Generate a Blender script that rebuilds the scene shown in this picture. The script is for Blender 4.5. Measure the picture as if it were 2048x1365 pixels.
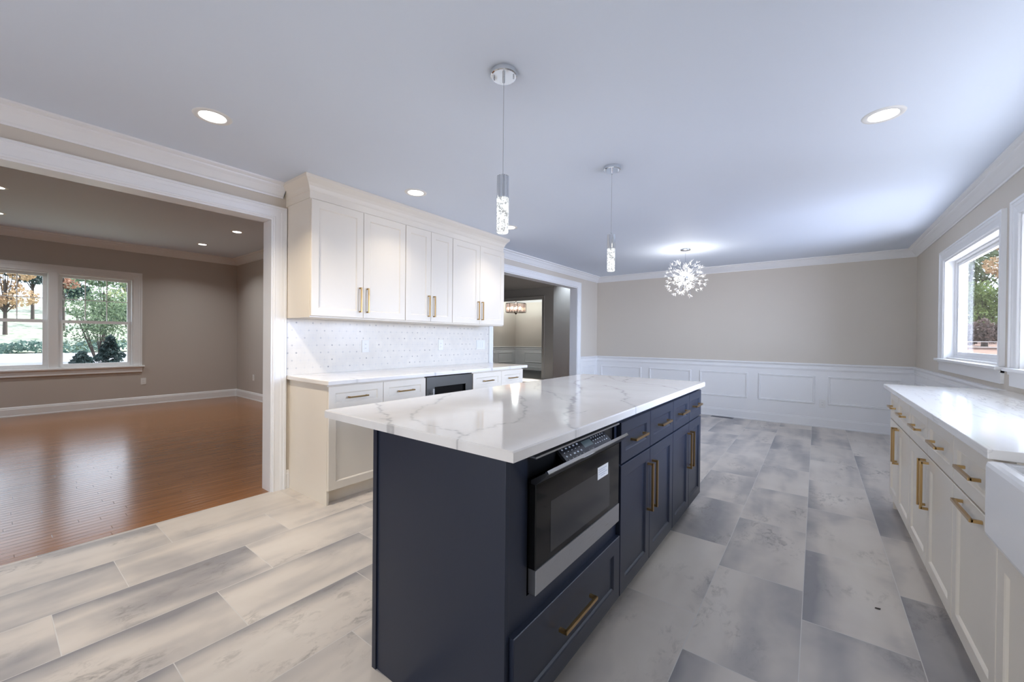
import bpy, bmesh, math, random
from mathutils import Vector, Matrix
import numpy as np

random.seed(7)
S = bpy.context.scene
COL = S.collection
for o in list(bpy.data.objects):
    bpy.data.objects.remove(o)

# ------------------------------------------------------------------ camera, world, sun, daylight, exposure
CAMH = 1.2286
cam_d = bpy.data.cameras.new('camera')
cam_d.sensor_width = 36.0
cam_d.lens = 804.095 / 2048.0 * 36.0
cam_d.clip_end = 300
cam = bpy.data.objects.new('camera', cam_d)
COL.objects.link(cam)
_R = (0.79733, 0.603472, 0.0092866)
_U = (-0.0110619, -0.0007723, 0.9999385)
_F = (-0.6034419, 0.797384, -0.0060597)
cam.matrix_world = Matrix(((_R[0], _U[0], -_F[0], 0), (_R[1], _U[1], -_F[1], 0), (_R[2], _U[2], -_F[2], CAMH), (0, 0, 0, 1)))
S.camera = cam

W = bpy.data.worlds.new('sky')
S.world = W
W.use_nodes = True
_bg = W.node_tree.nodes['Background']
_bg.inputs[0].default_value = (0.82, 0.88, 1.0, 1)
_bg.inputs[1].default_value = 3.5

def lamp(name, kind, loc, energy, color, target=None, **kw):
    d = bpy.data.lights.new(name, kind)
    d.energy = energy
    d.color = color
    for k, v in kw.items():
        setattr(d, k, v)
    o = bpy.data.objects.new(name, d)
    COL.objects.link(o)
    o.location = loc
    if target is not None:
        o.rotation_euler = (Vector(target) - Vector(loc)).to_track_quat('-Z', 'Y').to_euler()
    return o

DAY = (0.66, 0.75, 1.0)
lamp('sun', 'SUN', (0, 0, 10), 8.0, (1.0, 0.95, 0.86), (0.0, -10, 1.5), angle=0.03)
# daylight at the wide sink window (beside the viewpoint) and an unseen fill light added behind the viewpoint
lamp('sink_window_sky', 'AREA', (2.3, 2.95, 1.62), 92, (0.60, 0.71, 1.0), (-0.7, 3.1, 0.45), shape='RECTANGLE', size=2.4, size_y=1.1, spread=1.55)
lamp('dinette_window_sky', 'AREA', (2.1, 4.9, 1.50), 88, DAY, (-1.6, 6.0, 0.9), shape='RECTANGLE', size=1.5, size_y=1.0, spread=2.3)
lamp('sink_window_ground', 'AREA', (1.60, 2.9, 0.75), 16, (0.80, 0.82, 1.0), (0.75, 2.9, 2.0), shape='RECTANGLE', size=1.9, size_y=0.7)
lamp('dinette_window_ground', 'AREA', (1.75, 5.0, 0.55), 38, (0.80, 0.82, 1.0), (0.75, 4.9, 2.0), shape='RECTANGLE', size=1.6, size_y=0.7)
lamp('back_fill_light', 'AREA', (-1.2, -2.75, 1.25), 4, (0.95, 0.96, 1.0), (-1.2, 0.0, 1.25), shape='RECTANGLE', size=2.6, size_y=2.0)  # added fill light outside an invented opening, no door known there

S.view_settings.view_transform = 'Standard'
S.view_settings.look = 'None'
S.view_settings.gamma = 1.0
S.view_settings.use_curve_mapping = False
S.view_settings.exposure = 0.0
try:
    S.cycles.max_bounces = 10
    S.cycles.diffuse_bounces = 5
    S.cycles.glossy_bounces = 4
    S.cycles.transparent_max_bounces = 12
    S.cycles.transmission_bounces = 6
    S.cycles.sample_clamp_indirect = 6.0
    S.cycles.caustics_reflective = False
    S.cycles.caustics_refractive = False
except Exception:
    pass

# ------------------------------------------------------------------ materials
def srgb(r, g, b):
    def f(c):
        c /= 255.0
        return c / 12.92 if c <= 0.04045 else ((c + 0.055) / 1.055) ** 2.4
    return (f(r), f(g), f(b), 1.0)

class NT:
    """small helper to wire shader nodes"""
    def __init__(self, name):
        self.m = bpy.data.materials.new(name)
        self.m.use_nodes = True
        self.t = self.m.node_tree
        self.t.nodes.clear()
        self.out = self.t.nodes.new('ShaderNodeOutputMaterial')
    def n(self, typ, **kw):
        nd = self.t.nodes.new('ShaderNode' + typ)
        for k, v in kw.items():
            if k == 'ins':
                for a, b in v.items():
                    self.put(nd.inputs[a], b)
            else:
                setattr(nd, k, v)
        return nd
    def put(self, sock, val):
        if hasattr(val, 'is_output') or isinstance(val, bpy.types.NodeSocket):
            self.t.links.new(val, sock)
        else:
            sock.default_value = val
    def math(self, op, a, b=0.0, c=None):
        nd = self.n('Math', operation=op)
        self.put(nd.inputs[0], a)
        self.put(nd.inputs[1], b)
        if c is not None:
            self.put(nd.inputs[2], c)
        return nd.outputs[0]
    def mix(self, f, a, b, blend='MIX'):
        nd = self.n('MixRGB', blend_type=blend)
        self.put(nd.inputs[0], f); self.put(nd.inputs[1], a); self.put(nd.inputs[2], b)
        return nd.outputs[0]
    def ramp(self, f, stops):
        nd = self.n('ValToRGB')
        e = nd.color_ramp.elements
        while len(e) < len(stops):
            e.new(0.5)
        for i, (p, c) in enumerate(stops):
            e[i].position = p
            e[i].color = c if len(c) == 4 else (c[0], c[1], c[2], 1)
        self.put(nd.inputs[0], f)
        return nd.outputs[0]
    def noise(self, vec, scale, detail=2.0, rough=0.5, dist=0.0):
        nd = self.n('TexNoise', ins={'Scale': scale, 'Detail': detail, 'Roughness': rough, 'Distortion': dist})
        if vec is not None:
            self.put(nd.inputs['Vector'], vec)
        return nd.outputs[0]
    def bsdf(self, **ins):
        b = self.n('BsdfPrincipled', ins={k.replace('_', ' '): v for k, v in ins.items()})
        self.t.links.new(b.outputs[0], self.out.inputs[0])
        return b
    def bump(self, h, strength=0.3, dist=0.002):
        return self.n('Bump', ins={'Height': h, 'Strength': strength, 'Distance': dist}).outputs[0]

def v1(x):
    return (x, x, x, 1)

def paint(name, col, rough=0.45, var=0.03, spec=0.5, bump=0.0):
    m = NT(name)
    pos = m.n('NewGeometry').outputs['Position']
    f = m.noise(pos, 3.0, 3.0)
    c2 = tuple(c * (1 - var) for c in col[:3]) + (1,)
    b = m.bsdf(Base_Color=m.mix(f, col, c2), Roughness=rough)
    b.inputs['Specular IOR Level'].default_value = spec
    if bump:
        m.put(b.inputs['Normal'], m.bump(m.noise(pos, 260, 2.0), bump, 0.001))
    return m.m

def metal(name, col, rough, brushed=False):
    m = NT(name)
    b = m.bsdf(Base_Color=col, Metallic=1.0, Roughness=rough)
    if brushed:
        tc = m.n('TexCoord').outputs['Object']
        mp = m.n('Mapping', ins={'Vector': tc, 'Scale': (300, 4, 300)}).outputs[0]
        m.put(b.inputs['Roughness'], m.math('MULTIPLY_ADD', m.noise(mp, 3.0), 0.15, rough - 0.07))
    return m.m

def emit(name, col, s):
    m = NT(name)
    e = m.n('Emission', ins={'Color': col, 'Strength': s})
    m.t.links.new(e.outputs[0], m.out.inputs[0])
    return m.m

M = {}
M['wall'] = paint('greige_wall_paint', srgb(210, 202, 190), 0.6, 0.02, 0.3, 0.05)
M['wall_living'] = paint('taupe_wall_paint', srgb(194, 186, 178), 0.6, 0.02, 0.3, 0.05)
M['ceil'] = paint('ceiling_paint', srgb(221, 229, 241), 0.7, 0.01, 0.2, 0.04)
M['trim'] = paint('white_trim_paint', srgb(236, 236, 236), 0.32, 0.01)
M['cream'] = paint('cream_cabinet_paint', srgb(232, 223, 208), 0.3, 0.015)
M['navy'] = paint('navy_cabinet_paint', srgb(31, 38, 54), 0.36, 0.05)
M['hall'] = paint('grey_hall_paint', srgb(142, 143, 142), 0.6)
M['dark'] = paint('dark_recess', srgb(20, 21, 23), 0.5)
M['plate'] = paint('white_plastic', srgb(232, 231, 228), 0.35)
M['brass'] = metal('champagne_brass', srgb(180, 148, 100), 0.28)
M['chrome'] = metal('chrome', srgb(225, 228, 232), 0.06)
M['steel'] = metal('brushed_steel', srgb(190, 192, 196), 0.3, True)
M['darksteel'] = metal('dark_stainless', srgb(122, 122, 120), 0.38, True)
M['bronze'] = metal('dark_bronze', srgb(58, 46, 38), 0.45)
M['blackgloss'] = paint('black_glass', srgb(14, 14, 15), 0.06, 0.0, 0.3)
M['blackplastic'] = paint('black_plastic', srgb(22, 23, 26), 0.3)
M['porcelain'] = paint('white_fireclay', srgb(240, 240, 240), 0.1, 0.0)
M['print'] = paint('light_print', srgb(196, 200, 206), 0.5)
M['lcd'] = paint('lcd_screen', srgb(96, 108, 108), 0.2)
M['inkgrey'] = paint('pale_ink', srgb(190, 192, 202), 0.5)
M['fleck'] = paint('dead_leaf', srgb(58, 48, 42), 0.8)
M['bulb'] = emit('warm_bulb', (1.0, 0.82, 0.6, 1), 14)
M['bulb_white'] = emit('white_bulb', (1.0, 0.97, 0.92, 1), 14)
M['lens'] = emit('lamp_lens', (1.0, 0.96, 0.9, 1), 9)

def quartz(name, strength=1.0):
    m = NT(name)
    pos = m.n('NewGeometry').outputs['Position']
    at = m.n('Attribute', attribute_name='vein').outputs['Fac']
    soft = m.ramp(m.noise(pos, 2.2, 5.0, 0.55, 0.6), [(0.35, v1(0)), (0.75, v1(1))])
    base = m.mix(soft, srgb(240, 236, 230), srgb(228, 222, 215))
    brk = m.noise(pos, 38, 3.0)
    f = m.math('MULTIPLY', at, m.math('MULTIPLY_ADD', brk, 0.7, 0.42))
    f = m.math('MINIMUM', f, 1.0)
    c = m.mix(f, base, srgb(150, 147, 144))
    m.bsdf(Base_Color=c, Roughness=0.07)
    return m.m
M['quartz'] = quartz('veined_quartz')

def quartz_plain():
    m = NT('pale_quartz')
    pos = m.n('NewGeometry').outputs['Position']
    mp = m.n('Mapping', ins={'Vector': pos, 'Scale': (6.0, 0.8, 6.0), 'Rotation': (0, 0, 0.25)}).outputs[0]
    w = m.noise(mp, 1.6, 5.0, 0.6, 0.8)
    line = m.math('ABSOLUTE', m.math('SUBTRACT', w, 0.5))
    f = m.ramp(line, [(0.0, v1(0.55)), (0.022, v1(0.0))])
    f2 = m.math('MULTIPLY', f, m.ramp(m.noise(pos, 1.3, 2.0), [(0.42, v1(0)), (0.6, v1(1))]))
    c = m.mix(f2, srgb(240, 237, 232), srgb(168, 165, 164))
    m.bsdf(Base_Color=c, Roughness=0.06)
    return m.m
M['quartz2'] = quartz_plain()

def tile_floor():
    m = NT('grey_plank_tile')
    pos = m.n('NewGeometry').outputs['Position']
    sx = m.n('SeparateXYZ', ins={0: pos})
    x, y = sx.outputs[0], sx.outputs[1]
    u = m.math('DIVIDE', m.math('ADD', x, 3.404), 0.374)
    k = m.math('FLOOR', u)
    fu = m.math('SUBTRACT', u, k)
    v = m.math('DIVIDE', m.math('ADD', m.math('SUBTRACT', y, 0.687), m.math('MULTIPLY', k, 0.25)), 0.75)
    kv = m.math('FLOOR', v)
    fv = m.math('SUBTRACT', v, kv)
    # grout
    du = m.math('MULTIPLY', m.math('MINIMUM', fu, m.math('SUBTRACT', 1.0, fu)), 0.374)
    dv = m.math('MULTIPLY', m.math('MINIMUM', fv, m.math('SUBTRACT', 1.0, fv)), 0.75)
    d = m.math('MINIMUM', du, dv)
    grout = m.math('LESS_THAN', d, 0.0016)
    cell = m.n('CombineXYZ', ins={0: k, 1: kv, 2: 0.0}).outputs[0]
    rnd = m.n('TexWhiteNoise', noise_dimensions='3D', ins={'Vector': cell})
    rcol = rnd.outputs['Color']
    rs = m.n('SeparateXYZ', ins={0: rcol})
    off = m.n('VectorMath', operation='MULTIPLY_ADD', ins={0: rcol, 1: (17, 23, 31), 2: pos}).outputs[0]
    # soft bands running along the tile, different for every tile
    mpa = m.n('Mapping', ins={'Vector': off, 'Scale': (4.6, 0.75, 1)}).outputs[0]
    band = m.noise(mpa, 1.0, 2.0, 0.5, 0.3)
    mpb = m.n('Mapping', ins={'Vector': off, 'Scale': (2.2, 1.7, 1)}).outputs[0]
    cloud = m.noise(mpb, 1.3, 4.0, 0.55, 0.4)
    tone = m.math('ADD', m.math('MULTIPLY', band, 0.6), m.math('MULTIPLY', cloud, 0.4))
    tone = m.math('ADD', tone, m.math('MULTIPLY_ADD', rs.outputs[0], 0.10, -0.05))
    # edges of single tiles darken softly on one side (print of the tile)
    edge = m.math('MULTIPLY', m.math('SUBTRACT', 1.0, m.math('MINIMUM', m.math('MULTIPLY', fu, 3.5), 1.0)),
                  m.math('GREATER_THAN', rs.outputs[1], 0.5))
    tone = m.math('SUBTRACT', tone, m.math('MULTIPLY', edge, 0.16))
    c = m.ramp(tone, [(0.30, srgb(140, 138, 140)), (0.42, srgb(177, 172, 168)), (0.53, srgb(206, 198, 189)), (0.70, srgb(219, 212, 203))])
    # worn speckle patches
    mpc = m.n('Mapping', ins={'Vector': off, 'Scale': (26, 13, 1)}).outputs[0]
    spk = m.ramp(m.noise(mpc, 1.0, 6.0, 0.7, 0.6), [(0.50, v1(0)), (0.64, v1(1))])
    where = m.ramp(m.noise(m.n('Mapping', ins={'Vector': off, 'Scale': (3.4, 2.2, 1), 'Location': (5, 9, 0)}).outputs[0], 1.0, 2.0), [(0.53, v1(0)), (0.68, v1(1))])
    c = m.mix(m.math('MULTIPLY', m.math('MULTIPLY', spk, where), 0.6), c, srgb(112, 107, 103))
    c = m.mix(grout, c, srgb(206, 203, 198))
    b = m.bsdf(Base_Color=c, Roughness=0.36)
    h = m.math('MINIMUM', m.math('DIVIDE', d, 0.003), 1.0)
    m.put(b.inputs['Normal'], m.bump(h, 0.35, 0.0008))
    return m.m
M['tile'] = tile_floor()

def wood_floor():
    m = NT('oak_strip_floor')
    pos = m.n('NewGeometry').outputs['Position']
    sx = m.n('SeparateXYZ', ins={0: pos})
    x, y = sx.outputs[0], sx.outputs[1]
    u = m.math('DIVIDE', x, 0.0572)
    k = m.math('FLOOR', u)
    fu = m.math('SUBTRACT', u, k)
    r1 = m.n('TexWhiteNoise', noise_dimensions='1D', ins={'W': k}).outputs[0]
    v = m.math('ADD', m.math('DIVIDE', y, 0.95), m.math('MULTIPLY', r1, 7.3))
    kv = m.math('FLOOR', v)
    fv = m.math('SUBTRACT', v, kv)
    cell = m.n('CombineXYZ', ins={0: k, 1: kv, 2: 0.0}).outputs[0]
    rc = m.n('TexWhiteNoise', noise_dimensions='3D', ins={'Vector': cell})
    off = m.n('VectorMath', operation='MULTIPLY_ADD', ins={0: rc.outputs['Color'], 1: (11, 7, 5), 2: pos}).outputs[0]
    mp = m.n('Mapping', ins={'Vector': off, 'Scale': (60, 2.2, 1)}).outputs[0]
    grain = m.noise(mp, 1.0, 4.0, 0.6, 1.2)
    c = m.ramp(grain, [(0.3, srgb(122, 80, 46)), (0.5, srgb(150, 101, 60)), (0.7, srgb(166, 116, 72))])
    c = m.mix(m.math('MULTIPLY', rc.outputs['Value'], 0.35), c, srgb(124, 80, 46))
    du = m.math('MULTIPLY', m.math('MINIMUM', fu, m.math('SUBTRACT', 1.0, fu)), 0.0572)
    dv = m.math('MULTIPLY', m.math('MINIMUM', fv, m.math('SUBTRACT', 1.0, fv)), 0.95)
    d = m.math('MINIMUM', du, dv)
    c = m.mix(m.math('MULTIPLY', m.math('LESS_THAN', d, 0.0009), 0.6), c, srgb(70, 40, 22))
    b = m.bsdf(Base_Color=c, Roughness=0.2)
    wav = m.noise(m.n('Mapping', ins={'Vector': off, 'Scale': (14, 1.6, 1)}).outputs[0], 1.0, 2.0)
    h = m.math('ADD', m.math('MULTIPLY', m.math('MINIMUM', m.math('DIVIDE', d, 0.003), 1.0), 0.4), m.math('MULTIPLY', wav, 0.8))
    m.put(b.inputs['Normal'], m.bump(h, 0.42, 0.0018))
    return m.m
M['wood'] = wood_floor()

def backsplash_mat():
    m = NT('dotted_marble_mosaic')
    pos = m.n('NewGeometry').outputs['Position']
    sx = m.n('SeparateXYZ', ins={0: pos})
    y, z = sx.outputs[1], sx.outputs[2]
    row = m.math('DIVIDE', z, 0.0625)
    kr = m.math('FLOOR', row)
    fr = m.math('SUBTRACT', row, kr)
    odd = m.math('MODULO', kr, 2.0)
    cu = m.math('ADD', m.math('DIVIDE', y, 0.068), m.math('MULTIPLY', odd, 0.5))
    kc = m.math('FLOOR', cu)
    fc = m.math('SUBTRACT', cu, kc)
    a = m.math('MULTIPLY', m.math('ABSOLUTE', m.math('SUBTRACT', fc, 0.5)), 0.068)
    b_ = m.math('MULTIPLY', m.math('ABSOLUTE', m.math('SUBTRACT', fr, 0.5)), 0.0625)
    dot = m.math('LESS_THAN', m.math('MAXIMUM', a, b_), 0.0058)
    rim = m.math('LESS_THAN', m.math('MAXIMUM', a, b_), 0.0070)
    line = m.math('MAXIMUM', m.math('LESS_THAN', b_, 0.0008), m.math('LESS_THAN', a, 0.0008))
    cell = m.n('CombineXYZ', ins={0: kc, 1: kr, 2: 0.0}).outputs[0]
    rc = m.n('TexWhiteNoise', noise_dimensions='3D', ins={'Vector': cell}).outputs['Value']
    cl = m.noise(pos, 7.0, 4.0, 0.6)
    base = m.mix(cl, srgb(236, 230, 219), srgb(216, 210, 200))
    base = m.mix(m.math('MULTIPLY', rc, 0.22), base, srgb(205, 202, 197))
    base = m.mix(m.math('MULTIPLY', line, 0.4), base, srgb(206, 202, 196))
    base = m.mix(m.math('MULTIPLY', rim, 0.5), base, srgb(210, 206, 200))
    dotc = m.mix(m.math('MINIMUM', m.math('MULTIPLY', rc, 1.4), 1.0), srgb(158, 154, 150), srgb(216, 212, 206))
    base = m.mix(dot, base, dotc)
    bs = m.bsdf(Base_Color=base, Roughness=0.22)
    return m.m
M['splash'] = backsplash_mat()

def glass_pane():
    m = NT('window_glass')
    t = m.n('BsdfTransparent', ins={'Color': (0.97, 0.99, 1.0, 1)})
    g = m.n('BsdfGlossy', ins={'Color': (1, 1, 1, 1), 'Roughness': 0.02})
    f = m.n('Fresnel', ins={'IOR': 1.45}).outputs[0]
    f = m.math('MULTIPLY', f, m.math('SUBTRACT', 1.0, m.n('NewGeometry').outputs['Backfacing']))
    mx = m.n('MixShader')
    m.put(mx.inputs[0], f)
    m.t.links.new(t.outputs[0], mx.inputs[1]); m.t.links.new(g.outputs[0], mx.inputs[2])
    m.t.links.new(mx.outputs[0], m.out.inputs[0])
    return m.m
M['glass'] = glass_pane()

def crystal_glass(name, tint=(1, 1, 1, 1), add=0.0, base=0.25):
    m = NT(name)
    t = m.n('BsdfTransparent', ins={'Color': tint})
    g = m.n('BsdfGlossy', ins={'Color': (1, 1, 1, 1), 'Roughness': 0.08})
    f = m.n('LayerWeight', ins={'Blend': 0.45}).outputs['Facing']
    f = m.math('ADD', m.math('MULTIPLY', f, 0.6), base)
    mx = m.n('MixShader')
    m.put(mx.inputs[0], f)
    m.t.links.new(t.outputs[0], mx.inputs[1]); m.t.links.new(g.outputs[0], mx.inputs[2])
    last = mx.outputs[0]
    if add:  # faint glow put into the crystal for the lamplight it catches
        e = m.n('Emission', ins={'Color': (1, 0.97, 0.93, 1), 'Strength': add})
        ad = m.n('AddShader')
        m.t.links.new(last, ad.inputs[0]); m.t.links.new(e.outputs[0], ad.inputs[1])
        last = ad.outputs[0]
    m.t.links.new(last, m.out.inputs[0])
    return m.m
M['crystal'] = crystal_glass('clear_crystal')
M['crystal_smoke'] = crystal_glass('smoked_crystal', (0.80, 0.66, 0.60, 1), 0.12, 0.12)
M['crystal_lit'] = crystal_glass('lit_crystal_rod', (1, 1, 1, 1), 0.28)

def bubble_glass():
    m = NT('lit_bubble_glass')
    pos = m.n('TexCoord').outputs['Object']
    vo = m.n('TexVoronoi', feature='F1', ins={'Vector': m.n('Mapping', ins={'Vector': pos, 'Scale': (1, 1, 0.8)}).outputs[0], 'Scale': 190.0}).outputs[0]
    f = m.ramp(vo, [(0.30, v1(1)), (0.62, v1(0))])
    blot = m.ramp(m.noise(pos, 45, 3.0), [(0.40, v1(0.9)), (0.58, v1(0.0))])
    s = m.math('MULTIPLY_ADD', m.math('MULTIPLY', m.math('SUBTRACT', 1.0, f), m.math('SUBTRACT', 1.0, blot)), -0.95, 1.42)
    e = m.n('Emission', ins={'Color': (0.95, 0.98, 1.0, 1)})
    m.put(e.inputs['Strength'], s)
    g = m.n('BsdfGlossy', ins={'Roughness': 0.1})
    mx = m.n('MixShader', ins={0: 0.12})
    m.t.links.new(e.outputs[0], mx.inputs[1]); m.t.links.new(g.outputs[0], mx.inputs[2])
    m.t.links.new(mx.outputs[0], m.out.inputs[0])
    return m.m
M['bubble'] = bubble_glass()

def leafmat(name, a, b):
    m = NT(name)
    at = m.n('Attribute', attribute_name='tint').outputs['Fac']
    c = m.mix(at, a, b)
    bs = m.bsdf(Base_Color=c, Roughness=0.6)
    tr = m.n('BsdfTranslucent', ins={'Color': c})
    mx = m.n('MixShader', ins={0: 0.35})
    m.t.links.new(bs.outputs[0], mx.inputs[1]); m.t.links.new(tr.outputs[0], mx.inputs[2])
    m.t.links.new(mx.outputs[0], m.out.inputs[0])
    return m.m
M['leaf_green'] = leafmat('green_leaves', srgb(48, 66, 54), srgb(132, 152, 116))
M['leaf_bright'] = leafmat('bright_green_leaves', srgb(62, 84, 52), srgb(150, 172, 96))  # brighter yellow-green leaf colour
M['leaf_gold'] = leafmat('autumn_leaves', srgb(140, 112, 90), srgb(196, 170, 134))
M['leaf_pale'] = leafmat('pale_leaves', srgb(150, 156, 110), srgb(196, 200, 160))
M['leaf_red'] = leafmat('rust_leaves', srgb(138, 100, 86), srgb(188, 150, 130))
M['leaf_dark'] = leafmat('evergreen_needles', srgb(30, 44, 44), srgb(62, 82, 80))
M['leaf_blue'] = leafmat('ivy_leaves', srgb(40, 64, 62), srgb(116, 142, 134))
M['leaf_brown'] = leafmat('dry_hedge', srgb(66, 56, 54), srgb(140, 122, 116))
M['bark'] = paint('bark', srgb(74, 66, 62), 0.9, 0.3)

def ground_mat(name, a, b, sc=1.2):
    m = NT(name)
    pos = m.n('NewGeometry').outputs['Position']
    m.bsdf(Base_Color=m.mix(m.ramp(m.noise(pos, sc, 5.0, 0.6), [(0.35, v1(0)), (0.65, v1(1))]), a, b), Roughness=0.9)
    return m.m
M['lawn'] = ground_mat('lawn_grass', srgb(96, 116, 92), srgb(196, 196, 180), 1.6)
M['asphalt'] = ground_mat('pale_driveway', srgb(132, 132, 138), srgb(150, 150, 156), 0.7)
M['soil'] = ground_mat('mulch', srgb(112, 80, 68), srgb(150, 118, 104), 2.5)
M['terrace'] = ground_mat('pale_terrace', srgb(206, 204, 200), srgb(220, 218, 214), 2.0)

# ------------------------------------------------------------------ object helpers
WL = {}      # world location of every object, kept by hand
def meta(o, label=None, cat=None, group=None, kind=None):
    if label: o['label'] = label
    if cat: o['category'] = cat
    if group: o['group'] = group
    if kind: o['kind'] = kind
    return o

def thing(name, loc, label, cat, group=None, kind=None, parent=None):
    o = bpy.data.objects.new(name, None)
    o.empty_display_size = 0.05
    COL.objects.link(o)
    WL[o] = Vector(loc)
    o.location = WL[o] - (WL[parent] if parent else Vector((0, 0, 0)))
    if parent: o.parent = parent
    return meta(o, label, cat, group, kind)

class MB:
    """collects faces in world coordinates; build() links them as one mesh object"""
    def __init__(self):
        self.v = []; self.f = []; self.mi = []; self.sm = []
    def add(self, vs, fs, mi=0, smooth=False):
        b = len(self.v)
        self.v += [tuple(p) for p in vs]
        self.f += [tuple(b + i for i in q) for q in fs]
        self.mi += [mi] * len(fs); self.sm += [smooth] * len(fs)
        return self
    def box(self, x0, x1, y0, y1, z0, z1, mi=0, bev=0.0):
        if x1 < x0: x0, x1 = x1, x0
        if y1 < y0: y0, y1 = y1, y0
        if z1 < z0: z0, z1 = z1, z0
        if bev <= 0:
            vs = [(x0, y0, z0), (x1, y0, z0), (x1, y1, z0), (x0, y1, z0), (x0, y0, z1), (x1, y0, z1), (x1, y1, z1), (x0, y1, z1)]
            fs = [(0, 3, 2, 1), (4, 5, 6, 7), (0, 1, 5, 4), (1, 2, 6, 5), (2, 3, 7, 6), (3, 0, 4, 7)]
            return self.add(vs, fs, mi)
        bm = bmesh.new()
        bmesh.ops.create_cube(bm, size=1.0)
        for q in bm.verts:
            q.co = Vector(((x0 + x1) / 2 + q.co.x * (x1 - x0), (y0 + y1) / 2 + q.co.y * (y1 - y0), (z0 + z1) / 2 + q.co.z * (z1 - z0)))
        bmesh.ops.bevel(bm, geom=bm.edges[:], offset=bev, segments=2, affect='EDGES', profile=0.6)
        bm.verts.index_update()
        self.add([q.co[:] for q in bm.verts], [[q.index for q in f.verts] for f in bm.faces], mi)
        bm.free()
        return self
    def tube(self, p0, p1, r0, r1=None, n=12, caps=True, mi=0, smooth=True):
        p0, p1 = Vector(p0), Vector(p1)
        r1 = r0 if r1 is None else r1
        d = (p1 - p0).normalized()
        a = d.orthogonal().normalized(); b = d.cross(a)
        vs = []
        for p, r in ((p0, r0), (p1, r1)):
            for i in range(n):
                t = 2 * math.pi * i / n
                vs.append(p + a * (r * math.cos(t)) + b * (r * math.sin(t)))
        self.add(vs, [(i, (i + 1) % n, n + (i + 1) % n, n + i) for i in range(n)], mi, smooth)
        if caps:
            self.add(vs[:n], [tuple(reversed(range(n)))], mi)
            self.add(vs[n:], [tuple(range(n))], mi)
        return self
    def lathe(self, cx, cy, prof, n=32, mi=0, smooth=True, close=False):
        vs = []
        for r, z in prof:
            for i in range(n):
                t = 2 * math.pi * i / n
                vs.append((cx + r * math.cos(t), cy + r * math.sin(t), z))
        fs = []
        for j in range(len(prof) - 1):
            for i in range(n):
                fs.append((j * n + i, j * n + (i + 1) % n, (j + 1) * n + (i + 1) % n, (j + 1) * n + i))
        self.add(vs, fs, mi, smooth)
        return self
    def disc(self, cx, cy, z, r, n=32, mi=0):
        self.add([(cx + r * math.cos(2 * math.pi * i / n), cy + r * math.sin(2 * math.pi * i / n), z) for i in range(n)], [tuple(range(n))], mi)
        return self
    def ball(self, c, r, n=12, m=8, mi=0, sq=(1, 1, 1)):
        prof = [(r * math.sin(math.pi * j / m), -r * math.cos(math.pi * j / m)) for j in range(m + 1)]
        vs = []
        for q, z in prof:
            for i in range(n):
                t = 2 * math.pi * i / n
                vs.append((c[0] + q * math.cos(t) * sq[0], c[1] + q * math.sin(t) * sq[1], c[2] + z * sq[2]))
        fs = [(j * n + i, j * n + (i + 1) % n, (j + 1) * n + (i + 1) % n, (j + 1) * n + i) for j in range(m) for i in range(n)]
        self.add(vs, fs, mi, True)
        return self
    def frame(self, to3, rect, prof, closed=True, mi=0):
        """moulding around a rectangle (u0,u1,v0,v1); prof = [(offset outwards, height)]; open frames leave out the v0 side"""
        u0, u1, w0, w1 = rect
        rings = []
        for o, t in prof:
            if closed:
                pts = [(u0 - o, w0 - o), (u0 - o, w1 + o), (u1 + o, w1 + o), (u1 + o, w0 - o)]
            else:
                pts = [(u0 - o, w0), (u0 - o, w1 + o), (u1 + o, w1 + o), (u1 + o, w0)]
            rings.append([to3(a, b, t) for a, b in pts])
        for r0, r1 in zip(rings, rings[1:]):
            n = 4
            rng = range(n) if closed else range(n - 1)
            self.add(r0 + r1, [(i, (i + 1) % n, n + (i + 1) % n, n + i) for i in rng], mi)
        return self
    def sweep(self, path, nrm, prof, mi=0, caps=True):
        """horizontal moulding: path of (x,y) points, nrm = outward normal of every segment, prof = [(d, z)]; mitred corners"""
        k = len(path)
        def at(i, d):
            p = Vector(path[i])
            if i == 0: return p + Vector(nrm[0]) * d
            if i == k - 1: return p + Vector(nrm[-1]) * d
            a, b = Vector(nrm[i - 1]), Vector(nrm[i])
            return p + (a + b) * (d / (1 + a.dot(b)))
        rows = []
        for d, z in prof:
            rows.append([(at(i, d).x, at(i, d).y, z) for i in range(k)])
        for r0, r1 in zip(rows, rows[1:]):
            self.add(r0 + r1, [(i, i + 1, k + i + 1, k + i) for i in range(k - 1)], mi)
        if caps:
            for e in (0, k - 1):
                self.add([r[e] for r in rows], [tuple(range(len(rows)))], mi)
        return self
    def build(self, name, mats, parent=None, attr=None):
        me = bpy.data.meshes.new(name)
        a = np.array(self.v, dtype=float)
        lo, hi = a.min(0), a.max(0)
        c = Vector(((lo + hi) / 2).tolist())
        me.from_pydata([tuple(Vector(p) - c) for p in self.v], [], self.f)
        if not isinstance(mats, (list, tuple)): mats = [mats]
        for q in mats: me.materials.append(q)
        for p, i, s in zip(me.polygons, self.mi, self.sm):
            p.material_index = i; p.use_smooth = s
        if attr:
            nm, vals = attr
            at = me.attributes.new(nm, 'FLOAT', 'POINT')
            at.data.foreach_set('value', np.asarray(vals, dtype=np.float32))
        bm = bmesh.new(); bm.from_mesh(me)
        if attr is None and len(self.v) < 20000:
            bmesh.ops.recalc_face_normals(bm, faces=bm.faces[:])
            bm.to_mesh(me)
        bm.free()
        me.update()
        o = bpy.data.objects.new(name, me)
        COL.objects.link(o)
        WL[o] = c
        o.location = c - (WL[parent] if parent else Vector((0, 0, 0)))
        if parent: o.parent = parent
        return o

def struct(name, mb, mats, label, parent=None, cat=None):
    o = mb.build(name, mats, parent)
    if parent is None:
        meta(o, label, cat, None, 'structure')
    return o

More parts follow.
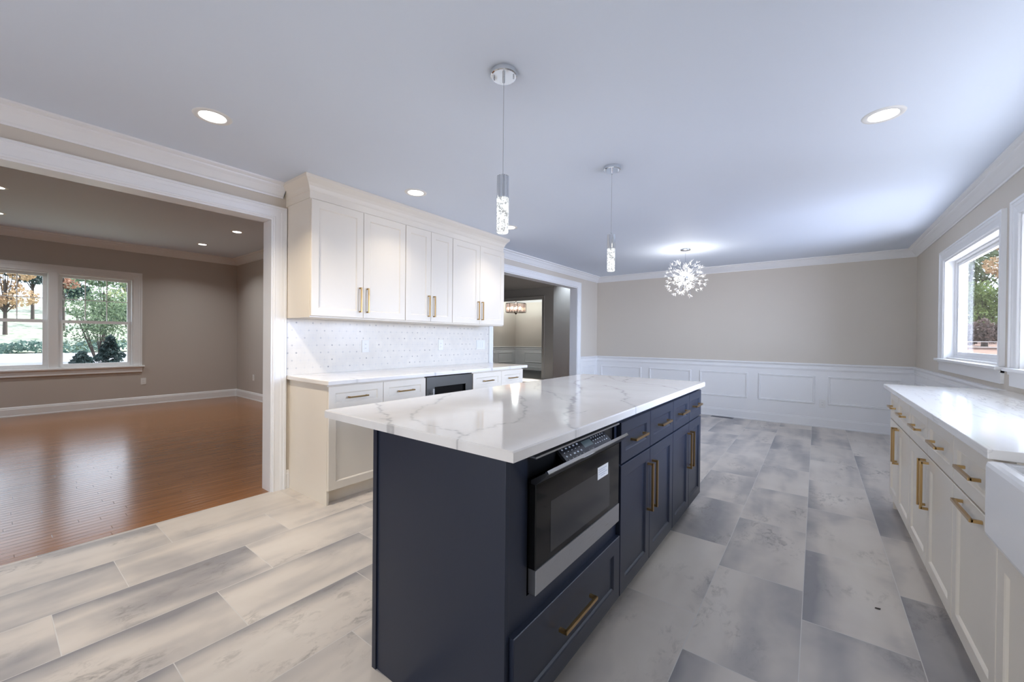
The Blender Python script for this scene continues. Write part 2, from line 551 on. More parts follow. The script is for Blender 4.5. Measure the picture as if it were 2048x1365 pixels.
# ------------------------------------------------------------------ main dimensions (metres; camera stands at x=0, y=0)
XL, XR, YF, YB = -3.414, 1.022, 7.254, -2.6
XLO = -3.555                       # living-room / foyer side of the left wall
HC, HL = 2.43, 2.79                # kitchen ceiling, living room / foyer ceiling
XLW, YLW = -9.462, 3.168           # far and right walls of the living room
OP1 = (-1.0, 1.386, 2.157)         # wide opening to the living room: y0, y1, head
OP2 = (4.085, 6.443, 2.150)        # opening to the foyer
W1 = (4.29, 5.85, 1.070, 2.050)    # dinette window y0,y1,z0,z1
W2 = (1.95, 3.955, 1.070, 2.050)   # sink window
W3a = (0.723, 1.593, 0.70, 2.19)   # right half of the living-room window
W3b = (-0.235, 0.635, 0.70, 2.19)

# ------------------------------------------------------------------ room shell
b = MB().box(XL, XR, YB, YF, -0.06, 0.0)
b.box(-3.430, XL, OP1[0], OP1[1], -0.06, 0.0).box(XLO, XL, OP2[0], OP2[1], -0.06, 0.0)
struct('floor', b, M['tile'], 'grey plank tile floor of the kitchen', cat='floor')
b = MB().box(XLW, XLO, -4.0, YLW, -0.06, 0.0)
b.box(XLO, -3.430, OP1[0], OP1[1], -0.06, 0.0)
struct('floor_living_room', b, M['wood'], 'glossy brown oak strip floor of the room on the left', cat='floor')
struct('ceiling', MB().box(XL - 0.1, XR + 0.1, YB, YF + 0.1, HC, HC + 0.05), M['ceil'], 'white ceiling of the kitchen', cat='ceiling')
struct('ceiling_living_room', MB().box(XLW, XLO, -4.0, YLW, HL, HL + 0.05), M['ceil'], 'ceiling of the room on the left', cat='ceiling')

b = MB()
b.box(XLO, XL, YB, OP1[0], 0, HC).box(XLO, XL, OP1[0], OP1[1], OP1[2], HL).box(XLO, XL, OP1[1], OP2[0], 0, HL)
b.box(XLO, XL, OP2[0], OP2[1], OP2[2], HL).box(XLO, XL, OP2[1], YF, 0, HL)
struct('wall_left', b, M['wall'], 'greige wall with the two wide cased openings', cat='wall')
struct('wall_far', MB().box(XL, XR + 0.15, YF, YF + 0.14, 0, HC + 0.05), M['wall'], 'greige far wall above the white wainscot', cat='wall')
b = MB()
b.box(XR, XR + 0.15, W1[1], YF, 0, HC).box(XR, XR + 0.15, W2[1], W1[0], 0, HC).box(XR, XR + 0.15, YB, W2[0], 0, HC)
for w in (W1, W2):
    b.box(XR, XR + 0.15, w[0], w[1], 0, w[2]).box(XR, XR + 0.15, w[0], w[1], w[3], HC)
struct('wall_right', b, M['wall'], 'greige wall with the windows above the right-hand worktop', cat='wall')
b = MB()   # back wall behind the viewpoint, with an opening added for the fill light
b.box(XLO, -2.6, YB - 0.14, YB, 0, HC).box(0.2, XR + 0.15, YB - 0.14, YB, 0, HC).box(-2.6, 0.2, YB - 0.14, YB, 2.3, HC)
struct('wall_back', b, M['wall'], 'wall behind the viewpoint with an opening added to let light in', cat='wall')
# living room walls
b = MB()
b.box(XLW - 0.16, XLW, W3a[1], YLW + 0.1, 0, HL).box(XLW - 0.16, XLW, -4.0, W3b[0], 0, HL).box(XLW - 0.16, XLW, W3b[1], W3a[0], 0, HL)
for w in (W3a, W3b):
    b.box(XLW - 0.16, XLW, w[0], w[1], 0, w[2]).box(XLW - 0.16, XLW, w[0], w[1], w[3], HL)
struct('wall_living_room_far', b, M['wall_living'], 'taupe wall with the twin window in the room on the left', cat='wall')
struct('wall_living_room_right', MB().box(XLW, XLO, YLW, YLW + 0.1, 0, HL), M['wall_living'], 'taupe side wall in the room on the left', cat='wall')
struct('wall_living_room_back', MB().box(XLW, XLO, -4.1, -4.0, 0, HL), M['wall_living'], 'unseen near wall of the room on the left', cat='wall')
struct('wall_living_room_near', MB().box(XLO - 0.02, XLO, -4.0, -2.8, 0, HL), M['wall_living'], 'unseen kitchen-side wall of the room on the left', cat='wall')

# foyer and dining room beyond the second opening
YH, YD, XD = 10.3, 13.0, -9.66
DR = (-8.75, -6.66, 2.44)
struct('floor_foyer', MB().box(-6.50, XLO, YLW + 0.1, YH, -0.06, 0.0).box(-6.50, -3.4, YF + 0.14, YH, -0.06, -0.001).box(-10.0, -6.50, YLW + 0.1, YH, -0.06, 0.0, mi=1), [M['wood'], M['tile']], 'hall floor behind the second opening, brown oak made pale around the bright patch', cat='floor')  # west part made pale so the bright light patch turns out white
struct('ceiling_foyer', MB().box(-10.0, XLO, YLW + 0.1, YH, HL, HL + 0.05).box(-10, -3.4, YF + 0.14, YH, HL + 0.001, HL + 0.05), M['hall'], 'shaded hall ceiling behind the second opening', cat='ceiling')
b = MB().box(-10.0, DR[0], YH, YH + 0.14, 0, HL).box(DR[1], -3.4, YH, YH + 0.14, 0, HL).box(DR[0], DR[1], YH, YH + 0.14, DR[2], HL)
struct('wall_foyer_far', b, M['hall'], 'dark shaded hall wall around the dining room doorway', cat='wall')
struct('wall_foyer_right', MB().box(-4.47, XLO, 7.36, YF + 0.24, 0, HL), M['trim'], 'pale wall end just inside the second opening', cat='wall')
struct('wall_foyer_left', MB().box(-10.1, -10.0, YLW, YD, 0, HL), M['wall_living'], 'unseen hall side wall', cat='wall')
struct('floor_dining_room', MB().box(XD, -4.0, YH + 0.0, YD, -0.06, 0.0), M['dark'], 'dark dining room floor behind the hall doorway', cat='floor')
struct('ceiling_dining_room', MB().box(XD, -4.0, YH + 0.14, YD, 2.75, 2.8), M['ceil'], 'dining room ceiling above the square chandelier', cat='ceiling')
struct('wall_dining_room_far', MB().box(XD, -4.0, YD, YD + 0.1, 0, 2.75), M['wall'], 'grey dining room wall above its panelled wainscot', cat='wall')
struct('wall_dining_room_left', MB().box(XD - 0.1, XD, YH + 0.14, YD, 0, 2.75), M['wall'], 'grey dining room side wall', cat='wall')
struct('wall_dining_room_right', MB().box(-4.0, -3.9, YH + 0.14, YD, 0, 2.75), M['wall_living'], 'unseen dining room side wall', cat='wall')

# ------------------------------------------------------------------ trim
CROWN = [(0.0, -0.102), (0.008, -0.102), (0.010, -0.092), (0.020, -0.084), (0.034, -0.066), (0.050, -0.046), (0.064, -0.034), (0.070, -0.028), (0.072, -0.020), (0.086, -0.017), (0.100, -0.010), (0.102, 0.0)]
def crown(path, nrm, h, k=1.0):
    return MB().sweep(path, nrm, [(d * k, h + z * k) for d, z in CROWN])
UC0, UC1 = 1.486, 3.812            # wall cabinet run
struct('trim_1', crown([(XL, YB), (XL, UC0 - 0.03)], [(1, 0)], HC - 0.0005), M['trim'], 'white crown moulding above the living room opening', cat='moulding')
struct('trim_2', crown([(XL, UC1 + 0.03), (XL, YF), (XR, YF), (XR, YB)], [(1, 0), (0, -1), (-1, 0)], HC - 0.0005), M['trim'], 'white crown moulding round the dinette end and the window wall', cat='moulding')
struct('trim_3', crown([(XLO, YLW), (XLW, YLW), (XLW, -4.0)], [(0, -1), (1, 0)], HL - 0.0005, 1.22), M['trim'], 'white crown moulding in the room on the left', cat='moulding')
struct('trim_4', crown([(XD, YH + 0.14), (XD, YD), (-4.0, YD)], [(1, 0), (0, -1)], 2.7495), M['trim'], 'crown moulding in the dining room', cat='moulding')
BASE = [(0.0, 0.0), (0.018, 0.0), (0.018, 0.016), (0.014, 0.022), (0.014, 0.112), (0.010, 0.120), (0.010, 0.130), (0.004, 0.143), (0.0, 0.147)]
def base(path, nrm):
    return MB().sweep(path, nrm, BASE)
struct('baseboard_far', base([(XL, OP2[1] + 0.098), (XL, YF), (XR, YF), (XR, 4.12)], [(1, 0), (0, -1), (-1, 0)]), M['trim'], 'white baseboard under the wainscot', cat='baseboard')
struct('baseboard_left', base([(XL, 1.4845), (XL, 1.512)], [(1, 0)]), M['trim'], 'short white baseboard between the casing and the cream cabinet', cat='baseboard')
struct('baseboard_living_room', base([(XLO, YLW), (XLW, YLW), (XLW, -4.0)], [(0, -1), (1, 0)]), M['trim'], 'white baseboard in the room on the left', cat='baseboard')

CASE = [(0.0, -0.002), (0.0, 0.010), (0.006, 0.014), (0.012, 0.014), (0.016, 0.011), (0.052, 0.015), (0.058, 0.018), (0.078, 0.019), (0.080, 0.026), (0.094, 0.026), (0.096, 0.0)]
def wallX(x, s):
    return lambda u, v, t: (x + s * t, u, v)
def wallY(y, s):
    return lambda u, v, t: (u, y + s * t, v)
struct('trim_5', MB().frame(wallX(XL, 1), (OP1[0], OP1[1], 0, OP1[2]), CASE, closed=False), M['trim'], 'wide white casing round the opening to the living room', cat='casing')
struct('trim_6', MB().frame(wallX(XL, 1), (OP2[0], OP2[1], 0, OP2[2]), CASE, closed=False), M['trim'], 'white casing round the opening to the hall', cat='casing')
def jambs(op):
    y0, y1, h = op
    e = 0.0008
    m = MB().box(XLO - 0.004, XL + 0.0005, y1 - 0.012, y1 + e, 0, h)
    m.box(XLO - 0.004, XL + 0.0005, y0 - e, y0 + 0.012, 0, h)
    m.box(XLO - 0.004, XL + 0.0005, y0 + 0.012, y1 - 0.012, h - 0.012, h)
    return m
struct('trim_7', jambs(OP1), M['trim'], 'white jamb lining of the living room opening', cat='jamb')
struct('trim_8', jambs(OP2), M['trim'], 'white jamb lining of the hall opening', cat='jamb')
struct('trim_9', MB().frame(wallX(XLO, -1), (OP1[0], OP1[1], 0, OP1[2]), CASE, closed=False), M['trim'], 'casing on the living room side of its opening', cat='casing')
struct('trim_10', MB().frame(wallY(YH, -1), (DR[0], DR[1], 0, DR[2]), CASE, closed=False), M['hall'], 'shaded casing round the dining room doorway', cat='casing')  # white casing in grey hall paint, its shade put into the colour

# wainscot: painted board, chair rail and picture-frame panels
RAIL = [(0.008, 0.800), (0.012, 0.818), (0.018, 0.822), (0.018, 0.838), (0.012, 0.846), (0.012, 0.872), (0.020, 0.880), (0.032, 0.890), (0.034, 0.902), (0.028, 0.910), (0.0, 0.912)]
WP = [(XL, OP2[1] + 0.098), (XL, YF), (XR, YF), (XR, 4.12)]
WN = [(1, 0), (0, -1), (-1, 0)]
struct('trim_11', MB().sweep(WP, WN, [(0.0, 0.14), (0.0075, 0.14), (0.0075, 0.805), (0.0, 0.805)]), M['trim'], 'white wainscot board of the dinette end', cat='wainscot')
struct('trim_12', MB().sweep(WP, WN, RAIL), M['trim'], 'white chair rail capping the wainscot', cat='chair rail')
PANEL = [(0.0, 0.0), (-0.002, 0.010), (-0.010, 0.014), (-0.016, 0.009), (-0.022, 0.012), (-0.028, 0.004), (-0.029, 0.0)]
n = 13
for i, (a, c) in enumerate([(-3.321, -2.53), (-2.385, -1.68), (-1.547, -0.848), (-0.706, -0.005), (0.138, 0.893)]):
    nm = ['first panel frame from the left corner', 'second panel frame from the left corner', 'middle panel frame', 'panel frame left of the outlet', 'panel frame right of the outlet'][i]
    struct('trim_%d' % n, MB().frame(wallY(YF - 0.0075, -1), (a, c, 0.329, 0.732), PANEL), M['trim'], 'white wainscot ' + nm + ' on the far wall', cat='panel moulding')
    n += 1
struct('trim_18', MB().frame(wallX(XL + 0.0075, 1), (6.66, 7.16, 0.329, 0.732), PANEL), M['trim'], 'white wainscot panel frame beside the hall opening', cat='panel moulding')
struct('trim_19', MB().frame(wallX(XR - 0.0075, -1), (6.25, 7.14, 0.329, 0.732), PANEL), M['trim'], 'white wainscot panel frame on the window wall by the corner', cat='panel moulding')
struct('trim_20', MB().frame(wallX(XR - 0.0075, -1), (4.35, 6.1, 0.329, 0.732), PANEL), M['trim'], 'white wainscot panel frame under the dinette window', cat='panel moulding')
# dining room wainscot
DWP = [(XD, YH + 0.14), (XD, YD), (-4.0, YD)]
DWN = [(1, 0), (0, -1)]
struct('trim_21', MB().sweep(DWP, DWN, [(0.0, 0.0), (0.016, 0.0), (0.016, 0.14), (0.0075, 0.145), (0.0075, 0.805), (0.0, 0.805)]), M['trim'], 'dining room wainscot board', cat='wainscot')
struct('trim_22', MB().sweep(DWP, DWN, RAIL), M['trim'], 'dining room chair rail', cat='chair rail')
m_ = MB()
for a, c in ((-9.2, -7.9), (-7.65, -6.2)):
    m_.frame(wallY(YD - 0.0075, -1), (a, c, 0.30, 0.70), PANEL)
for a, c in ((10.7, 11.7), (11.9, 12.8)):
    m_.frame(wallX(XD + 0.0075, 1), (a, c, 0.30, 0.70), PANEL)
struct('trim_23', m_, M['trim'], 'dining room wainscot panel frames', cat='panel moulding')

# ------------------------------------------------------------------ windows
def sash(mb, to3, rect, w, t0, t1):
    mb.frame(to3, rect, [(0, t0), (0, t1), (-w, t1), (-w, t0), (0, t0)])

def right_window(name, w, label):
    r = thing(name, (XR, (w[0] + w[1]) / 2, w[2]), label, 'window', None, 'structure')
    y0, y1, z0, z1 = w
    f = MB()
    # liners of the opening
    f.box(XR - 0.0005, XR + 0.158, y0, y0 + 0.015, z0, z1).box(XR - 0.0005, XR + 0.158, y1 - 0.015, y1, z0, z1)
    f.box(XR - 0.0005, XR + 0.158, y0 + 0.015, y1 - 0.015, z1 - 0.015, z1).box(XR + 0.02, XR + 0.158, y0 + 0.015, y1 - 0.015, z0, z0 + 0.012)
    f.build('liner', M['trim'], r)
    to = wallX(XR, 1)
    s = MB()
    k = 1 if name == 'window_1' else 2
    step = (y1 - y0 - 0.03) / k
    g = MB()
    for i in range(k):
        a = y0 + 0.015 + i * step; c = a + step
        sash(s, to, (a, c, z0 + 0.012, z1 - 0.015), 0.022, 0.070, 0.118)
        sash(s, to, (a + 0.022, c - 0.022, z0 + 0.034, z1 - 0.037), 0.034, 0.085, 0.112)
        g.box(XR + 0.096, XR + 0.099, a + 0.05, c - 0.05, z0 + 0.06, z1 - 0.065)
    s.build('sash', M['trim'], r)
    g.build('pane', M['glass'], r)
    c = MB()
    lo = y0 if name != 'window_2' else y0
    c.frame(wallX(XR, -1), (y0, y1, z0, z1), CASE, closed=False)
    c.build('casing', M['trim'], r)
    st = MB().box(XR - 0.052, XR + 0.03, y0 - (0.096 if name == 'window_2' else 0.113), y1 + (0.098 if name == 'window_2' else 0.115), z0 - 0.024, z0 - 0.001, bev=0.006)
    st.build('sill', M['trim'], r)
    ap = MB().box(XR - 0.018, XR, y0 - 0.09, y1 + 0.09, z0 - 0.120, z0 - 0.024).box(XR - 0.026, XR, y0 - 0.09, y1 + 0.09, z0 - 0.045, z0 - 0.024)
    ap.build('apron', M['trim'], r)
    return r
right_window('window_1', W1, 'white single window above the far end of the right-hand worktop')
right_window('window_2', W2, 'white window over the sink, mostly cut off by the right edge')

r = thing('window_3', (XLW, 0.68, 0.7), 'white twin double-hung window in the room on the left', 'window', None, 'structure')
fr = MB()
for w in (W3a, W3b):
    y0, y1, z0, z1 = w
    fr.box(XLW - 0.165, XLW + 0.0005, y0, y0 + 0.014, z0, z1).box(XLW - 0.165, XLW + 0.0005, y1 - 0.014, y1, z0, z1)
    fr.box(XLW - 0.165, XLW + 0.0005, y0 + 0.014, y1 - 0.014, z1 - 0.014, z1).box(XLW - 0.165, XLW - 0.02, y0 + 0.014, y1 - 0.014, z0, z0 + 0.012)
fr.build('liner', M['trim'], r)
c = MB().frame(wallX(XLW, 1), (W3b[0], W3a[1], 0.70, 2.19), [(a * 1.25, t) for a, t in CASE], closed=False)
c.box(XLW, XLW + 0.015, W3b[1] - 0.004, W3a[0] + 0.004, 0.70, 2.19)
c.build('casing', M['trim'], r)
MB().box(XLW - 0.02, XLW + 0.06, W3b[0] - 0.15, W3a[1] + 0.15, 0.672, 0.699, bev=0.006).build('sill', M['trim'], r)
MB().box(XLW, XLW + 0.03, W3b[0] - 0.12, W3a[1] + 0.12, 0.59, 0.672).box(XLW, XLW + 0.018, W3b[0] - 0.12, W3a[1] + 0.12, 0.582, 0.62).build('apron', M['trim'], r)
for w in (W3a, W3b):
    y0, y1, z0, z1 = w
    y0 += 0.014; y1 -= 0.014; z0 += 0.012; z1 -= 0.014
    to = wallX(XLW, -1)
    zm = 1.432
    up = MB(); sash(up, to, (y0, y1, zm - 0.02, z1), 0.045, 0.085, 0.115)
    mu = up
    for i in (1, 2):
        yy = y0 + 0.045 + (y1 - y0 - 0.09) * i / 3
        mu.box(XLW - 0.104, XLW - 0.094, yy - 0.006, yy + 0.006, zm + 0.02, z1 - 0.045)
    zz = (zm + 0.02 + z1 - 0.045) / 2
    mu.box(XLW - 0.104, XLW - 0.094, y0 + 0.045, y1 - 0.045, zz - 0.006, zz + 0.006)
    u = up.build('upper_sash', M['trim'], r)
    MB().box(XLW - 0.1015, XLW - 0.0985, y0 + 0.04, y1 - 0.04, zm + 0.02, z1 - 0.04).build('pane', M['glass'], u)
    lo = MB(); sash(lo, to, (y0, y1, z0, zm + 0.025), 0.048, 0.045, 0.080)
    l = lo.build('lower_sash', M['trim'], r)
    MB().box(XLW - 0.0615, XLW - 0.0585, y0 + 0.04, y1 - 0.04, z0 + 0.04, zm - 0.02).build('pane', M['glass'], l)

# ------------------------------------------------------------------ cabinetry
def shaker(mb, xf, s, y0, y1, z0, z1, fw=0.056, th=0.020, dep=0.009):
    """recessed-panel front whose face lies at x=xf and looks along s (+1/-1) on x"""
    e = 0.002
    def ring(o, t):
        return [(xf + s * t, y0 + o, z0 + o), (xf + s * t, y1 - o, z0 + o), (xf + s * t, y1 - o, z1 - o), (xf + s * t, y0 + o, z1 - o)]
    rs = [ring(0, -th), ring(0, -e), ring(e, 0), ring(fw, 0), ring(fw + 0.004, -0.003), ring(fw + 0.009, -dep)]
    for a, c in zip(rs, rs[1:]):
        mb.add(a + c, [(i, (i + 1) % 4, 4 + (i + 1) % 4, 4 + i) for i in range(4)])
    mb.add(rs[-1], [(0, 1, 2, 3)])
    mb.add(rs[0], [(3, 2, 1, 0)])
    return mb

def pull(parent, xf, s, y, z, length, vertical, mat=None):
    """square bar pull on two posts"""
    q = 0.0055; st = 0.032
    m = MB()
    h = length / 2
    x0, x1 = xf + s * 0.0004, xf + s * st
    if vertical:
        m.box(x1 - s * 2 * q, x1, y - q, y + q, z - h, z + h, bev=0.0012)
        for zz in (z - h + q, z + h - q):
            m.box(x0, x1 - s * q, y - q, y + q, zz - q, zz + q)
    else:
        m.box(x1 - s * 2 * q, x1, y - h, y + h, z - q, z + q, bev=0.0012)
        for yy in (y - h + q, y + h - q):
            m.box(x0, x1 - s * q, yy - q, yy + q, z - q, z + q)
    return m.build('handle', mat or M['brass'], parent)

def door(parent, xf, s, y0, y1, z0, z1, mat, handle=None, hl=0.205, hz=None, gap=0.0015, name='door'):
    d = shaker(MB(), xf, s, y0 + gap, y1 - gap, z0, z1).build(name, mat, parent)
    if handle == 'y0': pull(d, xf, s, y0 + 0.034, hz, hl, True)
    if handle == 'y1': pull(d, xf, s, y1 - 0.034, hz, hl, True)
    if handle == 'h': pull(d, xf, s, (y0 + y1) / 2, hz, hl, False)
    return d

def drawer(parent, xf, s, y0, y1, z0, z1, mat, hl=0.16, gap=0.0015, fw=0.05, hz=None):
    d = shaker(MB(), xf, s, y0 + gap, y1 - gap, z0, z1, fw).build('drawer', mat, parent)
    pull(d, xf, s, (y0 + y1) / 2, hz or (z0 + z1) / 2, hl, False)
    return d

def base_cabinet(label, xf, s, xb, y0, y1, mid, mat, ztop, group, zd=(0.684, 0.866), hl=0.16, end0=False, end1=False, vz=0.49, vl=0.205):
    """two drawers over two doors; xf = face of the fronts, xb = back"""
    r = thing('base_cabinet', ((xf + xb) / 2, (y0 + y1) / 2, 0), label, 'cabinet', group)
    xb_face = xf - s * 0.0205
    b = MB().box(xb, xb_face, y0 + 0.0006, y1 - 0.0006, 0.105, ztop)
    if end0: b.box(xb, xb_face, y0 + 0.0006, y0 + 0.018, 0, 0.105)
    if end1: b.box(xb, xb_face, y1 - 0.018, y1 - 0.0006, 0, 0.105)
    b.build('body', mat, r)
    MB().box(xb, xf - s * 0.075, y0 + (0.0185 if end0 else 0.0006), y1 - (0.0185 if end1 else 0.0006), 0, 0.1045).build('toe_kick', mat, r)
    drawer(r, xf, s, y0 + 0.001, mid, zd[0], zd[1], mat, hl)
    drawer(r, xf, s, mid, y1 - 0.001, zd[0], zd[1], mat, hl)
    door(r, xf, s, y0 + 0.001, mid, 0.108, zd[0] - 0.008, mat, 'y1', vl, vz)
    door(r, xf, s, mid, y1 - 0.001, 0.108, zd[0] - 0.008, mat, 'y0', vl, vz)
    return r

# ---- island
IX, IB = -0.671, -1.307           # face of the fronts, back panel
IT = 0.888                        # underside of the slab
G_I = 'navy cabinets of the island'
r = thing('base_cabinet', (-0.99, 1.28, 0), 'dark navy island cabinet that houses the microwave drawer, with one wide drawer below', 'cabinet', G_I)
IF = IX - 0.0205
y0, y1 = 0.886, 1.6785
mb_ = MB()
mb_.box(IB, IF, y0 + 0.0205, y0 + 0.112, 0.105, IT)        # filler stile and left side
mb_.box(IB, IF, 1.652, y1 - 0.0006, 0.105, IT)             # right side
mb_.box(IB, IB + 0.02, y0 + 0.112, 1.652, 0.105, IT)       # back
mb_.box(IB + 0.02, IF, y0 + 0.112, 1.652, 0.105, 0.448)    # lower carcass
mb_.box(IB + 0.02, IF, y0 + 0.112, 1.652, 0.8785, IT)
mb_.build('body', M['navy'], r)
MB().box(IB, IF + 0.004, y0, y0 + 0.020, 0, IT, bev=0.0015).box(IB - 0.0, IB + 0.022, y0 - 0.006, y0, 0, IT).build('end_panel', M['navy'], r)
MB().box(IB, IX - 0.075, y0 + 0.0205, y1 - 0.0006, 0, 0.1045).build('toe_kick', M['navy'], r)
d_ = shaker(MB(), IX, 1, 0.908, 1.675, 0.108, 0.377, 0.06).build('drawer', M['navy'], r)
pull(d_, IX, 1, 1.275, 0.262, 0.235, False)
base_cabinet('dark navy island cabinet with two doors, directly beside the microwave drawer', IX, 1, IB, 1.679, 2.478, 2.065, M['navy'], IT, G_I, hl=0.17, vz=0.49, vl=0.24)
base_cabinet('dark navy island cabinet with two doors at the far end, nearest the white wainscot', IX, 1, IB, 2.4785, 3.200, 2.854, M['navy'], IT, G_I, hl=0.17, vz=0.50, vl=0.235)

# microwave drawer
r = thing('microwave_drawer', (-0.9, 1.32, 0.46), 'black glass microwave drawer with a steel band built into the near end of the island', 'microwave')
MB().box(IB + 0.05, IF, 1.008, 1.642, 0.4585, 0.79).build('body', M['blackplastic'], r)
dr = MB().box(IF + 0.0006, IX + 0.006, 1.004, 1.643, 0.531, 0.789, bev=0.002).build('door', M['blackgloss'], r)
MB().box(IF + 0.0006, IX + 0.008, 1.004, 1.643, 0.455, 0.5305, bev=0.001).build('steel_band', M['steel'], dr)
MB().box(IX + 0.0062, IX + 0.0066, 1.09, 1.545, 0.552, 0.715).build('viewing_window', paint('dark_window_mesh', srgb(46, 46, 48), 0.12), dr)
st_ = MB().box(IX + 0.0062, IX + 0.0070, 1.432, 1.528, 0.686, 0.733)
for zz, a, c in ((0.722, 1.44, 1.515), (0.714, 1.44, 1.50), (0.705, 1.44, 1.52), (0.697, 1.46, 1.50)):
    st_.box(IX + 0.0070, IX + 0.0073, a, c, zz - 0.0015, zz + 0.0015, mi=1)
st_ = st_.build('sticker', [M['plate'], M['inkgrey']], dr)
st_['label'] = 'white paper sticker on the black glass'
# flared black grip with a steel edge along the top of the door, steel strip under the worktop
def xz(mb, prof, ya, yb):
    n = len(prof)
    mb.add([(p[0], ya, p[1]) for p in prof] + [(p[0], yb, p[1]) for p in prof], [(i, (i + 1) % n, n + (i + 1) % n, n + i) for i in range(n)] + [tuple(range(n)), tuple(range(2 * n - 1, n - 1, -1))])
    return mb
hd = xz(MB(), [(IX - 0.012, 0.7895), (IX + 0.006, 0.7895), (IX + 0.046, 0.8265), (IX + 0.041, 0.8335), (IX - 0.012, 0.801)], 1.004, 1.643).build('handle', M['blackplastic'], r)
xz(MB(), [(IX + 0.0385, 0.8340), (IX + 0.0465, 0.8255), (IX + 0.0505, 0.8305), (IX + 0.0440, 0.8390)], 1.006, 1.632).build('steel_edge', M['chrome'], hd)
MB().box(IF, IX + 0.006, 1.004, 1.643, 0.8675, 0.8735).build('top_strip', M['steel'], r)
# recess: black housing, tilted control panel
MB().box(IF - 0.08, IF - 0.075, 1.004, 1.643, 0.791, 0.867).box(IF - 0.075, IF - 0.006, 1.004, 1.172, 0.801, 0.867).box(IF - 0.075, IF - 0.006, 1.548, 1.643, 0.801, 0.867).build('housing', M['blackplastic'], r)
def tilt(u, v, t):       # panel coordinates -> world; v=0 front bottom, v=1 back top
    p0 = Vector((-0.650, 0, 0.813)); p1 = Vector((-0.698, 0, 0.856))
    nn = Vector((0.043, 0, 0.048)).normalized()
    p = p0.lerp(p1, v) + nn * t
    return (p.x, u, p.z)
def quad(mb, u0, u1, w0, w1, t):
    mb.add([tilt(u0, w0, t), tilt(u1, w0, t), tilt(u1, w1, t), tilt(u0, w1, t)], [(0, 1, 2, 3)])
pm = MB()
pa, pb = 1.178, 1.545
vs = [tilt(pa, 0, 0), tilt(pb, 0, 0), tilt(pb, 1, 0), tilt(pa, 1, 0), tilt(pa, 0, -0.01), tilt(pb, 0, -0.01), tilt(pb, 1, -0.01), tilt(pa, 1, -0.01)]
pm.add(vs, [(0, 1, 2, 3), (7, 6, 5, 4), (0, 4, 5, 1), (1, 5, 6, 2), (2, 6, 7, 3), (3, 7, 4, 0)])
ky = pm
nk = len(pm.f)
rk = random.Random(3)
for row, vv in enumerate((0.80, 0.60, 0.38, 0.18)):
    for i in range(5):
        u = 1.194 + i * 0.026
        if row in (0, 2): quad(ky, u, u + rk.uniform(0.008, 0.015), vv - 0.03, vv + 0.06, 0.0006)
        else: quad(ky, u + 0.002, u + 0.010, vv, vv + 0.035, 0.0006)
for row, vv in enumerate((0.78, 0.58, 0.36)):
    for i in range(6):
        u = 1.416 + i * 0.020
        quad(ky, u, u + 0.007, vv, vv + 0.06, 0.0006)
for q in range(nk, len(pm.f)): pm.mi[q] = 1
cp = pm.build('control_panel', [paint('charcoal_keypad', srgb(40, 41, 46), 0.25), M['print']], r)
lc = MB(); quad(lc, 1.335, 1.405, 0.42, 0.82, 0.0006); lc.build('display', M['lcd'], cp)
# brand lettering on the control panel
fc = bpy.data.curves.new('lettering', 'FONT')
fc.body = 'SHARP'; fc.size = 0.013; fc.align_x = 'CENTER'
fo = bpy.data.objects.new('lettering', fc)
COL.objects.link(fo)
dg = bpy.context.evaluated_depsgraph_get()
me = bpy.data.meshes.new_from_object(fo.evaluated_get(dg))
bpy.data.objects.remove(fo)
lt = MB()
lt.add([tilt(1.370 + q.co.x, 0.12 + q.co.y / 0.0645, 0.0007) for q in me.vertices], [tuple(p.vertices) for p in me.polygons])
lt.build('lettering', M['print'], cp)

